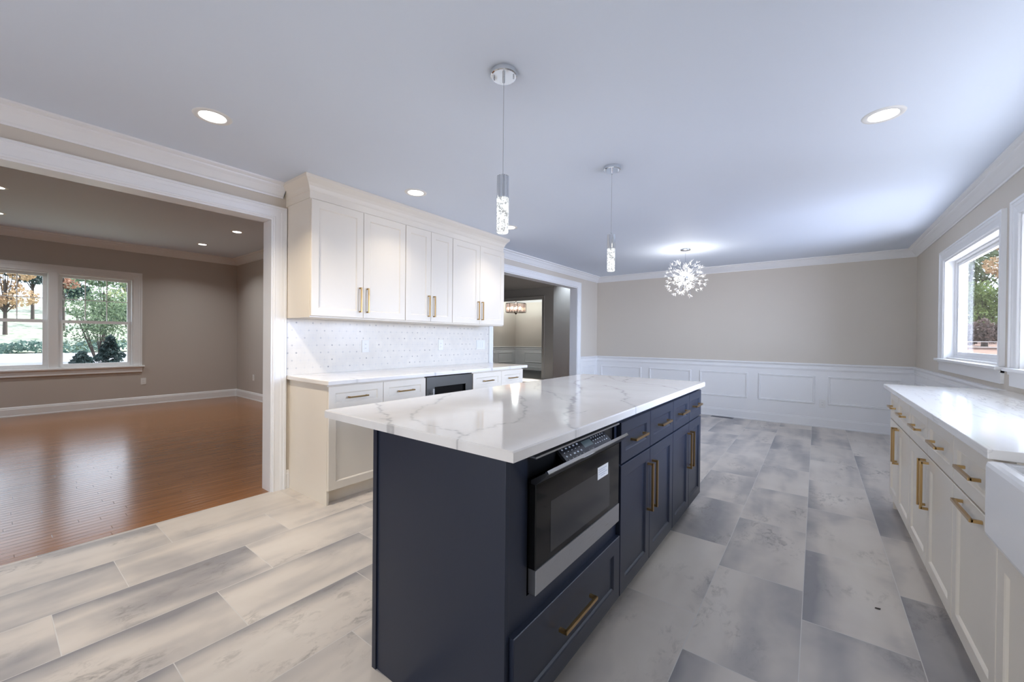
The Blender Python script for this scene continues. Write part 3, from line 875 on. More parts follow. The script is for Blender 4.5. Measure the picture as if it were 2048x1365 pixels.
# island worktop with traced veins
VEINS = [
 ([(-1.629, 1.118), (-1.499, 1.041), (-1.436, 1.002), (-1.346, 0.968), (-1.295, 0.947)], 0.006),
 ([(-1.295, 0.947), (-1.30, 0.93), (-1.264, 0.914), (-1.196, 0.881), (-1.14, 0.848)], 0.013),
 ([(-1.612, 1.573), (-1.519, 1.414), (-1.426, 1.291), (-1.405, 1.202), (-1.379, 1.158), (-1.321, 1.099), (-1.305, 1.056), (-1.243, 1.003), (-1.186, 0.978), (-1.106, 0.956), (-1.05, 0.951), (-0.981, 0.95), (-0.931, 0.945), (-0.884, 0.924), (-0.861, 0.86)], 0.005),
 ([(-0.886, 0.931), (-0.897, 0.974), (-0.9, 1.046), (-0.903, 1.124), (-0.891, 1.178), (-0.882, 1.202), (-0.891, 1.236), (-0.929, 1.309), (-0.992, 1.405), (-1.03, 1.474), (-1.086, 1.517), (-1.148, 1.603), (-1.175, 1.668), (-1.224, 1.719), (-1.283, 1.743), (-1.36, 1.80)], 0.005),
 ([(-0.992, 1.405), (-1.03, 1.474), (-1.086, 1.517)], 0.008),
 ([(-0.630, 1.205), (-0.661, 1.245), (-0.691, 1.263), (-0.728, 1.288), (-0.756, 1.349), (-0.765, 1.406), (-0.813, 1.434)], 0.005),
 ([(-0.813, 1.434), (-0.835, 1.50), (-0.843, 1.531), (-0.915, 1.681), (-0.985, 1.83), (-1.03, 1.92)], 0.019),
 ([(-1.03, 1.92), (-1.068, 2.008), (-1.108, 2.147), (-1.178, 2.281), (-1.273, 2.42), (-1.37, 2.543), (-1.415, 2.69), (-1.416, 2.844), (-1.476, 3.076)], 0.010),
 ([(-0.964, 1.76), (-1.042, 1.804), (-1.124, 1.88), (-1.182, 1.965), (-1.27, 2.006), (-1.388, 2.062), (-1.453, 2.183), (-1.481, 2.274), (-1.6, 2.4)], 0.005),
 ([(-0.615, 1.745), (-0.644, 1.8), (-0.717, 1.889), (-0.785, 1.957), (-0.786, 2.072), (-0.858, 2.19), (-0.94, 2.357), (-1.068, 2.487), (-1.142, 2.537)], 0.006),
 ([(-0.687, 2.645), (-0.848, 2.799), (-1.081, 2.804), (-1.265, 2.982), (-1.379, 3.165)], 0.006),
 ([(-1.075, 2.809), (-1.159, 2.923), (-1.176, 3.117), (-1.313, 3.289)], 0.007),
 ([(-0.80, 1.47), (-0.78, 1.60)], 0.003),
]
def vein_field(P, veins, seed=1):
    rs = np.random.RandomState(seed)
    # wobble the lookup a little so that lines look ragged
    ph = rs.uniform(0, 6.28, 8)
    wx = 0.006 * np.sin(P[:, 1] * 55 + ph[0]) + 0.004 * np.sin(P[:, 1] * 131 + P[:, 0] * 60 + ph[1]) + 0.002 * np.sin(P[:, 0] * 290 + ph[4])
    wy = 0.006 * np.sin(P[:, 0] * 61 + ph[2]) + 0.004 * np.sin(P[:, 0] * 143 + P[:, 1] * 47 + ph[3]) + 0.002 * np.sin(P[:, 1] * 310 + ph[5])
    Q = P + np.stack([wx, wy], 1)
    out = np.zeros(len(P))
    for pts, w in veins:
        pts = np.array(pts)
        d = np.full(len(P), 9.0)
        for a, b_ in zip(pts, pts[1:]):
            ab = b_ - a
            t = np.clip(((Q - a) @ ab) / (ab @ ab), 0, 1)
            d = np.minimum(d, np.linalg.norm(Q - (a + t[:, None] * ab), axis=1))
        ww = w * (1 + 0.45 * np.sin(P[:, 1] * 37 + P[:, 0] * 29))
        core = np.clip(1.35 - d / (ww * 0.62), 0, 1)
        halo = 0.14 * np.exp(-(d / (ww * 2.8)) ** 2)
        out = np.maximum(out, np.maximum(core * 0.72, halo))
    return out
def slab(name, x0, x1, y0, y1, z0, z1, veins, parent=None, step=0.006, edges=('y0', 'x1'), seed=1):
    """quartz slab: fine grid on top carrying the vein field, rim following the same field, eased edges"""
    e = 0.004
    xs = np.unique(np.concatenate([[x0, x0 + e], np.arange(x0 + 2 * e, x1 - 2 * e, step), [x1 - e, x1]]))
    ys = np.unique(np.concatenate([[y0, y0 + e], np.arange(y0 + 2 * e, y1 - 2 * e, step), [y1 - e, y1]]))
    nx, ny = len(xs), len(ys)
    X, Y = np.meshgrid(xs, ys, indexing='ij')
    Z = np.full_like(X, z1)
    rim = (X <= x0 + 1e-9) | (X >= x1 - 1e-9) | (Y <= y0 + 1e-9) | (Y >= y1 - 1e-9)
    Z[rim] = z1 - e
    V = [tuple(q) for q in np.stack([X.ravel(), Y.ravel(), Z.ravel()], 1)]
    idx = np.arange(nx * ny).reshape(nx, ny)
    F = [(int(idx[i, j]), int(idx[i + 1, j]), int(idx[i + 1, j + 1]), int(idx[i, j + 1])) for i in range(nx - 1) for j in range(ny - 1)]
    loop = [idx[i, 0] for i in range(nx)] + [idx[nx - 1, j] for j in range(1, ny)] + [idx[i, ny - 1] for i in range(nx - 2, -1, -1)] + [idx[0, j] for j in range(ny - 2, 0, -1)]
    base_ = len(V)
    for q in loop:
        p = V[q]; V.append((p[0], p[1], z0))
    L = len(loop)
    F += [(int(loop[i]), base_ + i, base_ + (i + 1) % L, int(loop[(i + 1) % L])) for i in range(L)]
    F.append(tuple(base_ + i for i in range(L))[::-1])
    mb = MB(); mb.add(V, F)
    val = vein_field(np.array([(p[0], p[1]) for p in V]), veins, seed)
    return mb.build(name, M['quartz'], parent, attr=('vein', val))
o = slab('worktop', -1.650, -0.654, 0.875, 3.243, 0.8885, 0.920, VEINS)
meta(o, 'large white quartz worktop with bold grey veins on the navy island', 'worktop')

# ---- left run
LX = -2.800
G_L = 'cream base cabinets along the left wall'
base_cabinet('cream base cabinet at the end of the left run beside the living room opening', LX, 1, XL + 0.001, 1.513, 2.421, 1.975, M['cream'], 0.8835, G_L, zd=(0.690, 0.866), hl=0.16, end0=True)
base_cabinet('cream base cabinet right of the beverage fridge, beside the hall opening', LX, 1, XL + 0.001, 3.045, 3.922, 3.512, M['cream'], 0.8835, G_L, zd=(0.690, 0.866), hl=0.15, end1=True)
r = thing('beverage_fridge', (-3.1, 2.73, 0), 'dark stainless undercounter beverage fridge with a glass door between the cream cabinets', 'fridge')
MB().box(XL + 0.02, LX - 0.045, 2.428, 3.036, 0.0, 0.872).build('body', M['blackplastic'], r)
fd = MB()
fd.frame(wallX(LX, 1), (2.525, 2.935, 0.19, 0.775), [(0.0, -0.035), (0.0, 0.0), (0.092, 0.0), (0.095, -0.003), (0.095, -0.044)])
fd.box(LX - 0.043, LX - 0.003, 2.430, 2.525, 0.10, 0.862).box(LX - 0.043, LX - 0.003, 2.935, 3.034, 0.10, 0.862).box(LX - 0.043, LX - 0.003, 2.525, 2.935, 0.775, 0.862).box(LX - 0.043, LX - 0.003, 2.525, 2.935, 0.10, 0.19)
fdo = fd.build('door', M['darksteel'], r)
MB().box(LX - 0.030, LX - 0.022, 2.526, 2.934, 0.191, 0.774).build('pane', M['blackgloss'], fdo)
hb = MB().tube((LX + 0.045, 2.475, 0.28), (LX + 0.045, 2.475, 0.765), 0.009)
for zz in (0.33, 0.725): hb.tube((LX, 2.475, zz), (LX + 0.045, 2.475, zz), 0.007)
hb.build('handle', M['steel'], fdo)
MB().box(XL + 0.05, LX - 0.05, 2.44, 3.02, 0.8725, 0.8825).build('top_gap', M['dark'], r)

LV = [([(-2.756, 1.72), (-2.80, 1.70), (-2.86, 1.72)], 0.008), ([(-2.756, 2.50), (-2.84, 2.48), (-2.95, 2.55)], 0.006), ([(-2.756, 2.80), (-2.80, 2.77), (-2.9, 2.86)], 0.014),
      ([(-2.756, 3.30), (-2.8, 3.28), (-3.0, 3.38)], 0.010), ([(-2.756, 3.62), (-2.82, 3.62)], 0.008), ([(-3.35, 1.60), (-3.1, 1.72), (-2.95, 1.9)], 0.005), ([(-3.3, 2.9), (-3.1, 3.1), (-3.0, 3.38)], 0.005)]
o = slab('worktop', XL + 0.010, -2.757, 1.489, 3.955, 0.884, 0.914, LV, step=0.012, seed=4)
meta(o, 'long white quartz worktop on the cream base cabinets against the mosaic backsplash', 'worktop')

# wall cabinets
UX = -3.010
G_U = 'cream wall cabinets above the backsplash'
UZ0, UZ1 = 1.376, 2.262
ulab = ['cream wall cabinet nearest the living room opening, widest of the three', 'cream wall cabinet in the middle, narrowest of the three', 'cream wall cabinet nearest the hall opening, farthest of the three']
for (a, m_, c), lab, hm in zip([(1.486, 1.922, 2.352), (2.3525, 2.657, 2.950), (2.9505, 3.373, 3.812)], ulab, (1, 1, 1)):
    r = thing('wall_cabinet', (-3.2, (a + c) / 2, UZ0), lab, 'cabinet', G_U)
    MB().box(XL + 0.001, UX - 0.0205, a + 0.0004, c - 0.0004, UZ0, UZ1 + 0.008).build('body', M['cream'], r)
    door(r, UX, 1, a + 0.001, m_, UZ0 + 0.012, UZ1, M['cream'], 'y1', 0.205, 1.535)
    door(r, UX, 1, m_, c - 0.001, UZ0 + 0.012, UZ1, M['cream'], 'y0', 0.205, 1.535)
CC = [(0.0, UZ1 + 0.0085), (0.003, UZ1 + 0.0085), (0.003, 2.322), (0.008, 2.330), (0.012, 2.340), (0.018, 2.358), (0.030, 2.378), (0.046, 2.396), (0.056, 2.408), (0.058, 2.4292), (0.0, 2.4292)]
o = MB().sweep([(XL, UC0), (UX - 0.02, UC0), (UX - 0.02, UC1), (XL, UC1)], [(0, -1), (1, 0), (0, 1)], CC)
o.box(XL + 0.001, UX - 0.02, UC0, UC1, UZ1 + 0.0085, UZ1 + 0.02)
o = o.build('cabinet_crown', M['cream'])
meta(o, 'cream crown moulding and frieze running on top of the wall cabinets', 'moulding')

# backsplash
o = MB().box(XL, XL + 0.009, 1.489, 3.988, 0.9145, UZ0 - 0.0005).build('backsplash', M['splash'])
meta(o, 'white marble mosaic backsplash with small grey dots under the wall cabinets', 'backsplash', None, 'structure')

# ---- right run
RX, RB = 0.4447, XR - 0.02
G_R = 'white base cabinets along the window wall'
base_cabinet('white base cabinet at the far end of the right-hand run', RX, -1, RB, 3.300, 4.075, 3.715, M['cream'], 0.8835, G_R, zd=(0.672, 0.862), hl=0.15, end1=True, vz=0.53, vl=0.235)
base_cabinet('white base cabinet second from the far end of the right-hand run', RX, -1, RB, 2.360, 3.299, 2.829, M['cream'], 0.8835, G_R, zd=(0.672, 0.862), hl=0.17, vz=0.525, vl=0.235)
r = thing('base_cabinet', (0.72, 2.11, 0), 'white base cabinet with one drawer and a horizontal door pull, next to the sink', 'cabinet', G_R)
y0, y1 = 1.862, 2.359
MB().box(RB, RX + 0.0205, y0 + 0.0006, y1 - 0.0006, 0.105, 0.8835).build('body', M['cream'], r)
MB().box(RB, RX + 0.075, y0 + 0.0006, y1 - 0.0006, 0, 0.1045).build('toe_kick', M['cream'], r)
drawer(r, RX, -1, y0 + 0.001, y1 - 0.001, 0.672, 0.862, M['cream'], 0.19)
door(r, RX, -1, y0 + 0.001, y1 - 0.001, 0.108, 0.664, M['cream'], 'h', 0.235, 0.634)
r = thing('base_cabinet', (0.72, 1.4, 0), 'white sink base cabinet under the apron-front sink', 'cabinet', G_R)
SY0, SY1 = 1.02, 1.800
y0, y1 = 0.985, 1.861
sb = MB().box(RB, RX + 0.0205, y0, y1 - 0.0006, 0.105, 0.640)
sb.box(RB, RX + 0.0205, SY1 + 0.004, y1 - 0.0006, 0.640, 0.8835).box(RB, RX + 0.0205, y0, SY0 - 0.004, 0.640, 0.8835)
sb.build('body', M['cream'], r)
MB().box(RB, RX + 0.075, y0, y1 - 0.0006, 0, 0.1045).build('toe_kick', M['cream'], r)
door(r, RX, -1, (y0 + y1) / 2, y1 - 0.001, 0.108, 0.615, M['cream'], 'y0', 0.2, 0.47)
door(r, RX, -1, y0 + 0.001, (y0 + y1) / 2, 0.108, 0.615, M['cream'], 'y1', 0.2, 0.47)
# apron sink
bm = MB()
sx0, sx1 = 0.402, 0.865
r = thing('apron_sink', ((sx0 + sx1) / 2, (SY0 + SY1) / 2, 0.645), 'white apron-front farmhouse sink at the right edge', 'sink')
bm.box(sx0, sx0 + 0.045, SY0, SY1, 0.660, 0.8825, bev=0.014)
bm.box(sx1 - 0.03, sx1, SY0, SY1, 0.660, 0.880).box(sx0 + 0.03, sx1 - 0.01, SY0, SY0 + 0.03, 0.662, 0.880).box(sx0 + 0.03, sx1 - 0.01, SY1 - 0.03, SY1 - 0.001, 0.662, 0.880)
bm.box(sx0 + 0.03, sx1 - 0.01, SY0 + 0.02, SY1 - 0.02, 0.662, 0.690)
bm.build('basin', M['porcelain'], r)
# right worktop
wb = MB().box(0.4085, XR - 0.0004, SY1 + 0.003, 4.111, 0.884, 0.914, bev=0.003)
wb.box(0.875, XR - 0.0004, SY0 - 0.003, SY1 + 0.0035, 0.884, 0.914)
wb.box(0.4085, XR - 0.0004, 0.2, SY0 - 0.003, 0.884, 0.914, bev=0.003)
o = wb.build('worktop', M['quartz2'])
meta(o, 'white quartz worktop with faint veins under the windows on the right', 'worktop')

# ------------------------------------------------------------------ outlets and switches
def plate(name, x, s, y, z, gangs, label, cat, axis='x', rocker=False):
    w = 0.072 + (gangs - 1) * 0.046
    h = 0.115
    r = thing(name, (x, y, z) if axis == 'x' else (y, x, z), label, cat)
    def bx(m, a0, a1, z0, z1, t0, t1, bev=0):
        if axis == 'x': m.box(x + s * t0, x + s * t1, a0, a1, z0, z1, bev=bev)
        else: m.box(a0, a1, x + s * t0, x + s * t1, z0, z1, bev=bev)
    m = MB(); bx(m, y - w / 2, y + w / 2, z - h / 2, z + h / 2, 0.0002, 0.006, 0.0015); m.build('cover_plate', M['plate'], r)
    for g in range(gangs):
        c = y + (g - (gangs - 1) / 2) * 0.046
        m = MB(); bx(m, c - 0.0165, c + 0.0165, z - 0.034, z + 0.034, 0.0062, 0.0085, 0.001)
        if not rocker:
            n0 = len(m.f)
            for dz in (-0.018, 0.018):
                for dy in (-0.006, 0.006):
                    bx(m, c + dy - 0.001, c + dy + 0.001, z + dz - 0.004, z + dz + 0.004, 0.0086, 0.0088)
            for q in range(n0, len(m.f)): m.mi[q] = 1
        m.build('rocker' if rocker else 'receptacle', [M['plate'], M['dark']], r)
    return r
plate('power_outlet', XL + 0.009, 1, 2.197, 1.143, 1, 'white outlet on the mosaic backsplash, nearest the living room opening', 'outlet')
plate('power_outlet', XL + 0.009, 1, 3.153, 1.148, 1, 'white outlet on the backsplash above the beverage fridge', 'outlet')
plate('light_switch', XL + 0.009, 1, 3.835, 1.146, 3, 'white three-gang light switch at the hall end of the backsplash', 'switch', rocker=True)
plate('power_outlet', YF - 0.0075, -1, 0.078, 0.342, 1, 'white outlet low on the far wainscot between two panels', 'outlet', axis='y')
plate('power_outlet', XLW, 1, 1.732, 0.415, 1, 'white outlet under the corner of the twin window in the left room', 'outlet')
plate('power_outlet', YLW, -1, -8.62, 0.43, 1, 'white outlet on the side wall of the left room near the corner', 'outlet', axis='y')

# floor register
r = thing('floor_register', (-1.19, 7.17, 0), 'dark slotted floor register at the foot of the far wainscot', 'vent')
MB().frame(lambda u, v, t: (u, v, t), (-1.325, -1.055, 7.135, 7.195), [(0.0, 0.0015), (0.0, 0.004), (0.020, 0.004), (0.024, 0.0003)]).build('frame', paint('grey_register', srgb(112, 112, 116), 0.5), r)
m_ = MB().box(-1.325, -1.055, 7.135, 7.195, 0.0003, 0.0012)
for i in range(13):
    m_.box(-1.323 + i * 0.0217, -1.314 + i * 0.0217, 7.1352, 7.1948, 0.0013, 0.0036, mi=1)
m_.build('grille', [M['dark'], paint('dark_register', srgb(70, 70, 76), 0.5)], r)
# fleck on the floor
o = MB()
o.add([(0.228, 2.486, 0.0006), (0.236, 2.483, 0.003), (0.247, 2.488, 0.0008), (0.250, 2.497, 0.0028), (0.240, 2.500, 0.0006), (0.231, 2.495, 0.0030)], [(0, 1, 5), (1, 2, 3, 5), (3, 4, 5)])
o = o.build('leaf_fragment', M['fleck'])
meta(o, 'tiny dark fleck of dead leaf lying on the tile floor near the right cabinets', 'debris')

# ------------------------------------------------------------------ ceiling lights
def recessed(x, y, h, label, group, watts, color, spread=2.3, r0=0.055):
    r = thing('recessed_light', (x, y, h), label, 'ceiling light', group)
    MB().lathe(x, y, [(r0, h - 0.0030), (r0 + 0.004, h - 0.0055), (r0 + 0.018, h - 0.0055), (r0 + 0.026, h - 0.0035), (r0 + 0.028, h - 0.0004)]).build('trim_ring', M['plate'], r)
    MB().disc(x, y, h - 0.0035, r0).build('lens', M['lens'], r)
    lamp('lamp', 'AREA', (x, y, h - 0.012), watts, color, (x, y, 0), shape='DISK', size=2 * r0, spread=spread)
    return r
G_K = 'recessed lights in the kitchen ceiling'
WARM, NEUT = (1.0, 0.91, 0.78), (1.0, 0.96, 0.90)
recessed(-2.649, 0.765, HC, 'round recessed ceiling light in front of the living room opening', G_K, 18, (1.0, 0.88, 0.72), spread=2.3, r0=0.062)
recessed(-2.655, 2.17, HC, 'round recessed ceiling light in front of the nearest wall cabinet', G_K, 2.1, WARM, spread=1.8, r0=0.062)
recessed(-2.655, 3.44, HC, 'round recessed ceiling light half hidden behind the nearer glass pendant', G_K, 2.1, WARM, spread=1.8, r0=0.062)
recessed(0.27, 2.878, HC, 'round recessed ceiling light nearest the windows on the right', G_K, 3, NEUT, r0=0.062)
G_V = 'recessed lights in the living room ceiling'
recessed(-6.936, 2.315, HL, 'recessed light in the left room ceiling, nearer the opening of the right-hand pair', G_V, 9.5, (0.94, 0.97, 1.0))
recessed(-8.375, 2.284, HL, 'recessed light in the left room ceiling, nearer the far corner', G_V, 9.5, (0.94, 0.97, 1.0))
recessed(-6.96, 0.10, HL, 'recessed light at the left picture edge, upper of two', G_V, 9.5, (0.94, 0.97, 1.0))
recessed(-8.44, 0.12, HL, 'recessed light at the left picture edge, lower of two', G_V, 9.5, (0.94, 0.97, 1.0))

def pendant(x, y, label):
    r = thing('pendant_light', (x, y, HC), label, 'pendant light', 'pendants over the island')
    MB().lathe(x, y, [(0.0, HC - 0.0240), (0.055, HC - 0.0240), (0.0595, HC - 0.0205), (0.0600, HC - 0.0005), (0.0, HC - 0.0005)], 40, smooth=False).build('canopy', M['chrome'], r)
    for a in (0.55, math.pi + 0.55):
        px, py = x + 0.044 * math.cos(a), y + 0.044 * math.sin(a)
        MB().tube((px, py, HC - 0.0242), (px, py, HC - 0.036), 0.0035).build('screw', M['chrome'], r)
    MB().tube((x, y, HC - 0.0242), (x, y, HC - 0.052), 0.006).build('cable_grip', M['chrome'], r)
    MB().tube((x, y, HC - 0.052), (x, y, 1.968), 0.0012, n=8).build('cable', M['steel'], r)
    # ribbed chrome sleeve
    n_ = 56; pr = []
    vs = []
    for z in (1.862, 1.960):
        for i in range(n_):
            t = 2 * math.pi * i / n_
            rr = 0.0262 + (0.0016 if i % 4 < 2 else -0.0012)
            vs.append((x + rr * math.cos(t), y + rr * math.sin(t), z))
    sl = MB().add(vs, [(i, (i + 1) % n_, n_ + (i + 1) % n_, n_ + i) for i in range(n_)], smooth=False)
    sl.lathe(x, y, [(0.027, 1.960), (0.012, 1.964), (0.005, 1.972), (0.0012, 1.974)], 28)
    sl.build('sleeve', M['chrome'], r)
    MB().lathe(x, y, [(0.0, 1.862), (0.0268, 1.862), (0.0274, 1.858), (0.0268, 1.710), (0.0245, 1.705), (0.0, 1.704)], 36).build('crystal_cylinder', M['bubble'], r)
    lamp('lamp', 'POINT', (x, y, 1.660), 2.0, (0.95, 0.98, 1.0), None, shadow_soft_size=0.02)
    return r
pendant(-1.136, 1.422, 'slim crystal cylinder pendant over the near half of the island')
pendant(-1.149, 2.655, 'slim crystal cylinder pendant over the far half of the island')

# firework crystal chandelier
cx, cy, cz = -1.388, 5.604, 2.045
r = thing('crystal_chandelier', (cx, cy, HC), 'round firework chandelier of crystal rods hanging before the far wall', 'chandelier')
MB().lathe(cx, cy, [(0.0, HC - 0.022), (0.058, HC - 0.022), (0.064, HC - 0.018), (0.065, HC - 0.0005), (0.0, HC - 0.0005)], 32).build('canopy', M['chrome'], r)
MB().tube((cx, cy, HC - 0.022), (cx, cy, cz + 0.03), 0.0035).build('rod', M['chrome'], r)
MB().ball((cx, cy, cz), 0.042, 16, 10).build('core', M['chrome'], r)
def fib(nn):
    g = math.pi * (3 - math.sqrt(5))
    for i in range(nn):
        z = 1 - 2 * (i + 0.5) / nn
        q = math.sqrt(1 - z * z)
        yield Vector((q * math.cos(g * i), q * math.sin(g * i), z))
rc_ = random.Random(11)
def spray(d, L):
    m = MB()
    c = Vector((cx, cy, cz))
    m.tube(c + d * 0.040, c + d * (L - 0.05), 0.0011, n=5, caps=False)
    a = d.orthogonal().normalized(); b_ = d.cross(a)
    tip = c + d * (L - 0.052)
    for k in range(5):
        t = 2 * math.pi * (k + rc_.random()) / 5
        dd = (d + (a * math.cos(t) + b_ * math.sin(t)) * rc_.uniform(0.3, 1.0)).normalized()
        m.tube(tip + dd * 0.004, tip + dd * rc_.uniform(0.028, 0.052), 0.0016, 0.0026, n=5, mi=1)
    return m
for i, d in enumerate(fib(96)):
    spray(d, rc_.choice((0.285, 0.275, 0.235, 0.18))).build('arm', [M['chrome'], M['crystal_lit']], r)
bl = MB()
for i, d in enumerate(fib(9)):
    c = Vector((cx, cy, cz))
    MB().tube(c + d * 0.04, c + d * 0.075, 0.008, n=8).build('socket', M['chrome'], r)
    bb = MB(); p = c + d * 0.095
    bb.ball(p + d * 0.018, 0.020, 10, 8)
    bb.build('bulb', M['bulb_white'], r)
lamp('lamp', 'POINT', (cx, cy, cz + 0.04), 18, (1.0, 0.97, 0.95), None, shadow_soft_size=0.09)

# square dining chandelier
qx, qy, qz = -8.69, 11.7, 2.335
r = thing('drum_chandelier', (qx, qy, 2.75), 'bronze drum chandelier with smoked crystal bars and lit bulbs in the dining room', 'chandelier')
MB().lathe(qx, qy, [(0.0, 2.725), (0.06, 2.725), (0.065, 2.7495), (0.0, 2.7495)], 24).build('canopy', M['bronze'], r)
MB().tube((qx, qy, 2.725), (qx, qy, qz + 0.17), 0.010).build('rod', M['bronze'], r)
RR = 0.36
m_ = MB().lathe(qx, qy, [(0.0, qz + 0.195), (0.03, qz + 0.19), (0.06, qz + 0.17), (0.06, qz + 0.165), (0.0, qz + 0.165)], 16)
m_.lathe(qx, qy, [(0.0, qz - 0.24), (0.03, qz - 0.21), (0.06, qz - 0.175), (0.0, qz - 0.17)], 16)
for zz in (qz + 0.16, qz - 0.165):
    m_.lathe(qx, qy, [(RR, zz), (RR + 0.012, zz), (RR + 0.012, zz + 0.014), (RR, zz + 0.014), (RR, zz)], 8, smooth=False)
    for k in range(4):
        t = math.pi / 4 * (2 * k + 1)
        m_.tube((qx, qy, zz + 0.007), (qx + RR * math.cos(t), qy + RR * math.sin(t), zz + 0.007), 0.006, n=6)
for k in range(8):
    t = 2 * math.pi * k / 8
    m_.tube((qx + (RR + 0.004) * math.cos(t), qy + (RR + 0.004) * math.sin(t), qz - 0.16), (qx + (RR + 0.004) * math.cos(t), qy + (RR + 0.004) * math.sin(t), qz + 0.17), 0.009, n=6)
m_.build('frame', M['bronze'], r)
for k in range(40):
    t = 2 * math.pi * (k + 0.5) / 40
    px, py = qx + (RR - 0.03) * math.cos(t), qy + (RR - 0.03) * math.sin(t)
    MB().tube((px, py, qz - 0.14), (px, py, qz + 0.145), 0.017, n=4, smooth=False).build('crystal_bar', M['crystal_smoke'], r)
for k in range(6):
    t = 2 * math.pi * k / 6 + 0.3
    px, py = qx + 0.17 * math.cos(t), qy + 0.17 * math.sin(t)
    MB().tube((px, py, qz - 0.155), (px, py, qz - 0.06), 0.011, n=8).build('candle', M['bronze'], r)
    MB().ball((px, py, qz + 0.0), 0.028, 10, 8, sq=(1, 1, 1.9)).build('bulb', M['bulb'], r)
lamp('lamp', 'POINT', (qx, qy, qz + 0.30), 75, (0.92, 0.98, 0.97), None, shadow_soft_size=0.10)
# a hall downlight washes the pale wall end beside the opening
lamp('hall_downlight', 'SPOT', (-4.05, 7.12, HL - 0.02), 42, (0.84, 0.93, 1.0), (-4.1, 7.30, 1.2), spot_size=1.5, spot_blend=0.9, shadow_soft_size=0.05)

lamp('hall_floor_spot', 'SPOT', (-9.4, 9.2, 2.3), 2200, (1.0, 0.98, 0.95), (-7.1, 9.68, 0.0), spot_size=0.27, spot_blend=0.1, shadow_soft_size=0.02)  # unseen spot added for the bright patch on the hall floor
# ------------------------------------------------------------------ outdoors
gz = 0.0
struct('ground_left', MB().box(-110, XLW - 0.17, -60, 60, gz - 0.3, gz - 0.1), M['lawn'], 'lawn seen through the left room window', cat='ground')
struct('driveway', MB().box(-39.5, -20.0, -50, 50, gz - 0.1, gz), M['asphalt'], 'pale driveway outside the left room window', cat='driveway')
hb = MB()
nx, ny = 14, 14
vs = [(-43.5 - 55 * i / nx, -40 + 90 * j / ny, gz - 0.05 + 0.125 * 55 * i / nx + 0.2 * math.sin(i * 1.7 + j * 2.3) * (i > 0)) for i in range(nx + 1) for j in range(ny + 1)]
hb.add(vs, [(i * (ny + 1) + j, i * (ny + 1) + j + 1, (i + 1) * (ny + 1) + j + 1, (i + 1) * (ny + 1) + j) for i in range(nx) for j in range(ny)])
struct('ground_slope', hb, M['lawn'], 'sunlit sloping lawn beyond the driveway', cat='ground')
struct('ground_right', MB().add([(XR + 0.16, -60, -0.66), (60, -60, -0.66), (60, 9, -0.66), (XR + 0.16, 9, -0.66), (60, 20, 0.70), (XR - 8, 20, 0.70), (XR - 8, 9, -0.66), (XR - 8, 80, 2.2), (60, 80, 2.2)], [(0, 1, 2, 3), (6, 3, 2, 4, 5), (5, 4, 8, 7)]), M['soil'], 'reddish ground rising outside the right-hand window', cat='ground')
struct('terrace', MB().box(XR + 0.16, 4.0, -3, 8.5, -0.65, -0.60), M['terrace'], 'pale terrace outside the kitchen windows', cat='terrace')

def leaves(centres, radii, nper, size, seed):
    rs = np.random.RandomState(seed)
    V = []; F = []; T = []
    for (c, rad) in zip(centres, radii):
        u = rs.normal(size=(nper, 3)); u /= np.linalg.norm(u, axis=1)[:, None]
        rr = rs.uniform(0.45, 1.0, nper) ** 0.5
        P = np.array(c) + u * rr[:, None] * np.array(rad)
        tone = rs.uniform(0, 1)
        for p in P:
            a = rs.normal(size=3); a /= np.linalg.norm(a)
            b_ = np.cross(a, rs.normal(size=3)); b_ /= np.linalg.norm(b_)
            s = size * rs.uniform(0.6, 1.4)
            k = len(V)
            V += [tuple(p - a * s), tuple(p + b_ * s * 0.6), tuple(p + a * s), tuple(p - b_ * s * 0.6)]
            F.append((k, k + 1, k + 2, k + 3))
            T += [min(1, max(0, 0.5 * tone + 0.5 * rs.uniform(0, 1)))] * 4
    return V, F, T

def tree(name, x, y, z, trunk_h, crown_r, crown_h, mat, label, cat, group, seed, blobs=9, nper=260, size=0.13, tr=0.14, stems=1):
    rs = random.Random(seed)
    r = thing(name, (x, y, z), label, cat, group)
    cs, rd = [], []
    for i in range(blobs):
        t = rs.uniform(0, 6.28); q = crown_r * rs.uniform(0.1, 0.75)
        cs.append((x + q * math.cos(t), y + q * math.sin(t), z + trunk_h + crown_h * rs.uniform(0.05, 0.95)))
        k = crown_r * rs.uniform(0.35, 0.6); rd.append((k, k, k * 0.75))
    tk = MB()
    for i in range(stems):
        a = rs.uniform(0, 6.28); sp = 0 if stems == 1 else crown_r * 0.55
        tk.tube((x + 0.1 * math.cos(a) * (stems > 1), y + 0.1 * math.sin(a) * (stems > 1), z - 0.05), (x + sp * math.cos(a), y + sp * math.sin(a), z + trunk_h + crown_h * 0.5), tr, tr * 0.4, n=8)
    for c in cs:
        tk.tube((x, y, z + trunk_h * 0.7), c, tr * 0.35, tr * 0.1, n=5)
    tk.build('trunk', M['bark'], r)
    V, F, T = leaves(cs, rd, nper, size, seed)
    mb = MB(); mb.add(V, F)
    mb.build('foliage', mat, r, attr=('tint', T))
    return r
GT = 'trees beyond the driveway'
tree('tree', -53.0, 1.2, 1.2, 2.4, 1.7, 4.2, M['leaf_gold'], 'golden orange autumn tree at the left picture edge', 'tree', GT, 21, 13, 230, 0.13)
tree('tree', -64.0, 3.2, 2.6, 4.4, 3.0, 7.0, M['leaf_dark'], 'dark evergreen rising behind the golden orange tree', 'tree', GT, 22, 13, 230, 0.2)
tree('tree', -55.5, 4.6, 1.5, 3.6, 1.3, 3.4, M['leaf_red'], 'rust coloured tree behind the mullion of the twin window', 'tree', GT, 23, 10, 220, 0.13)
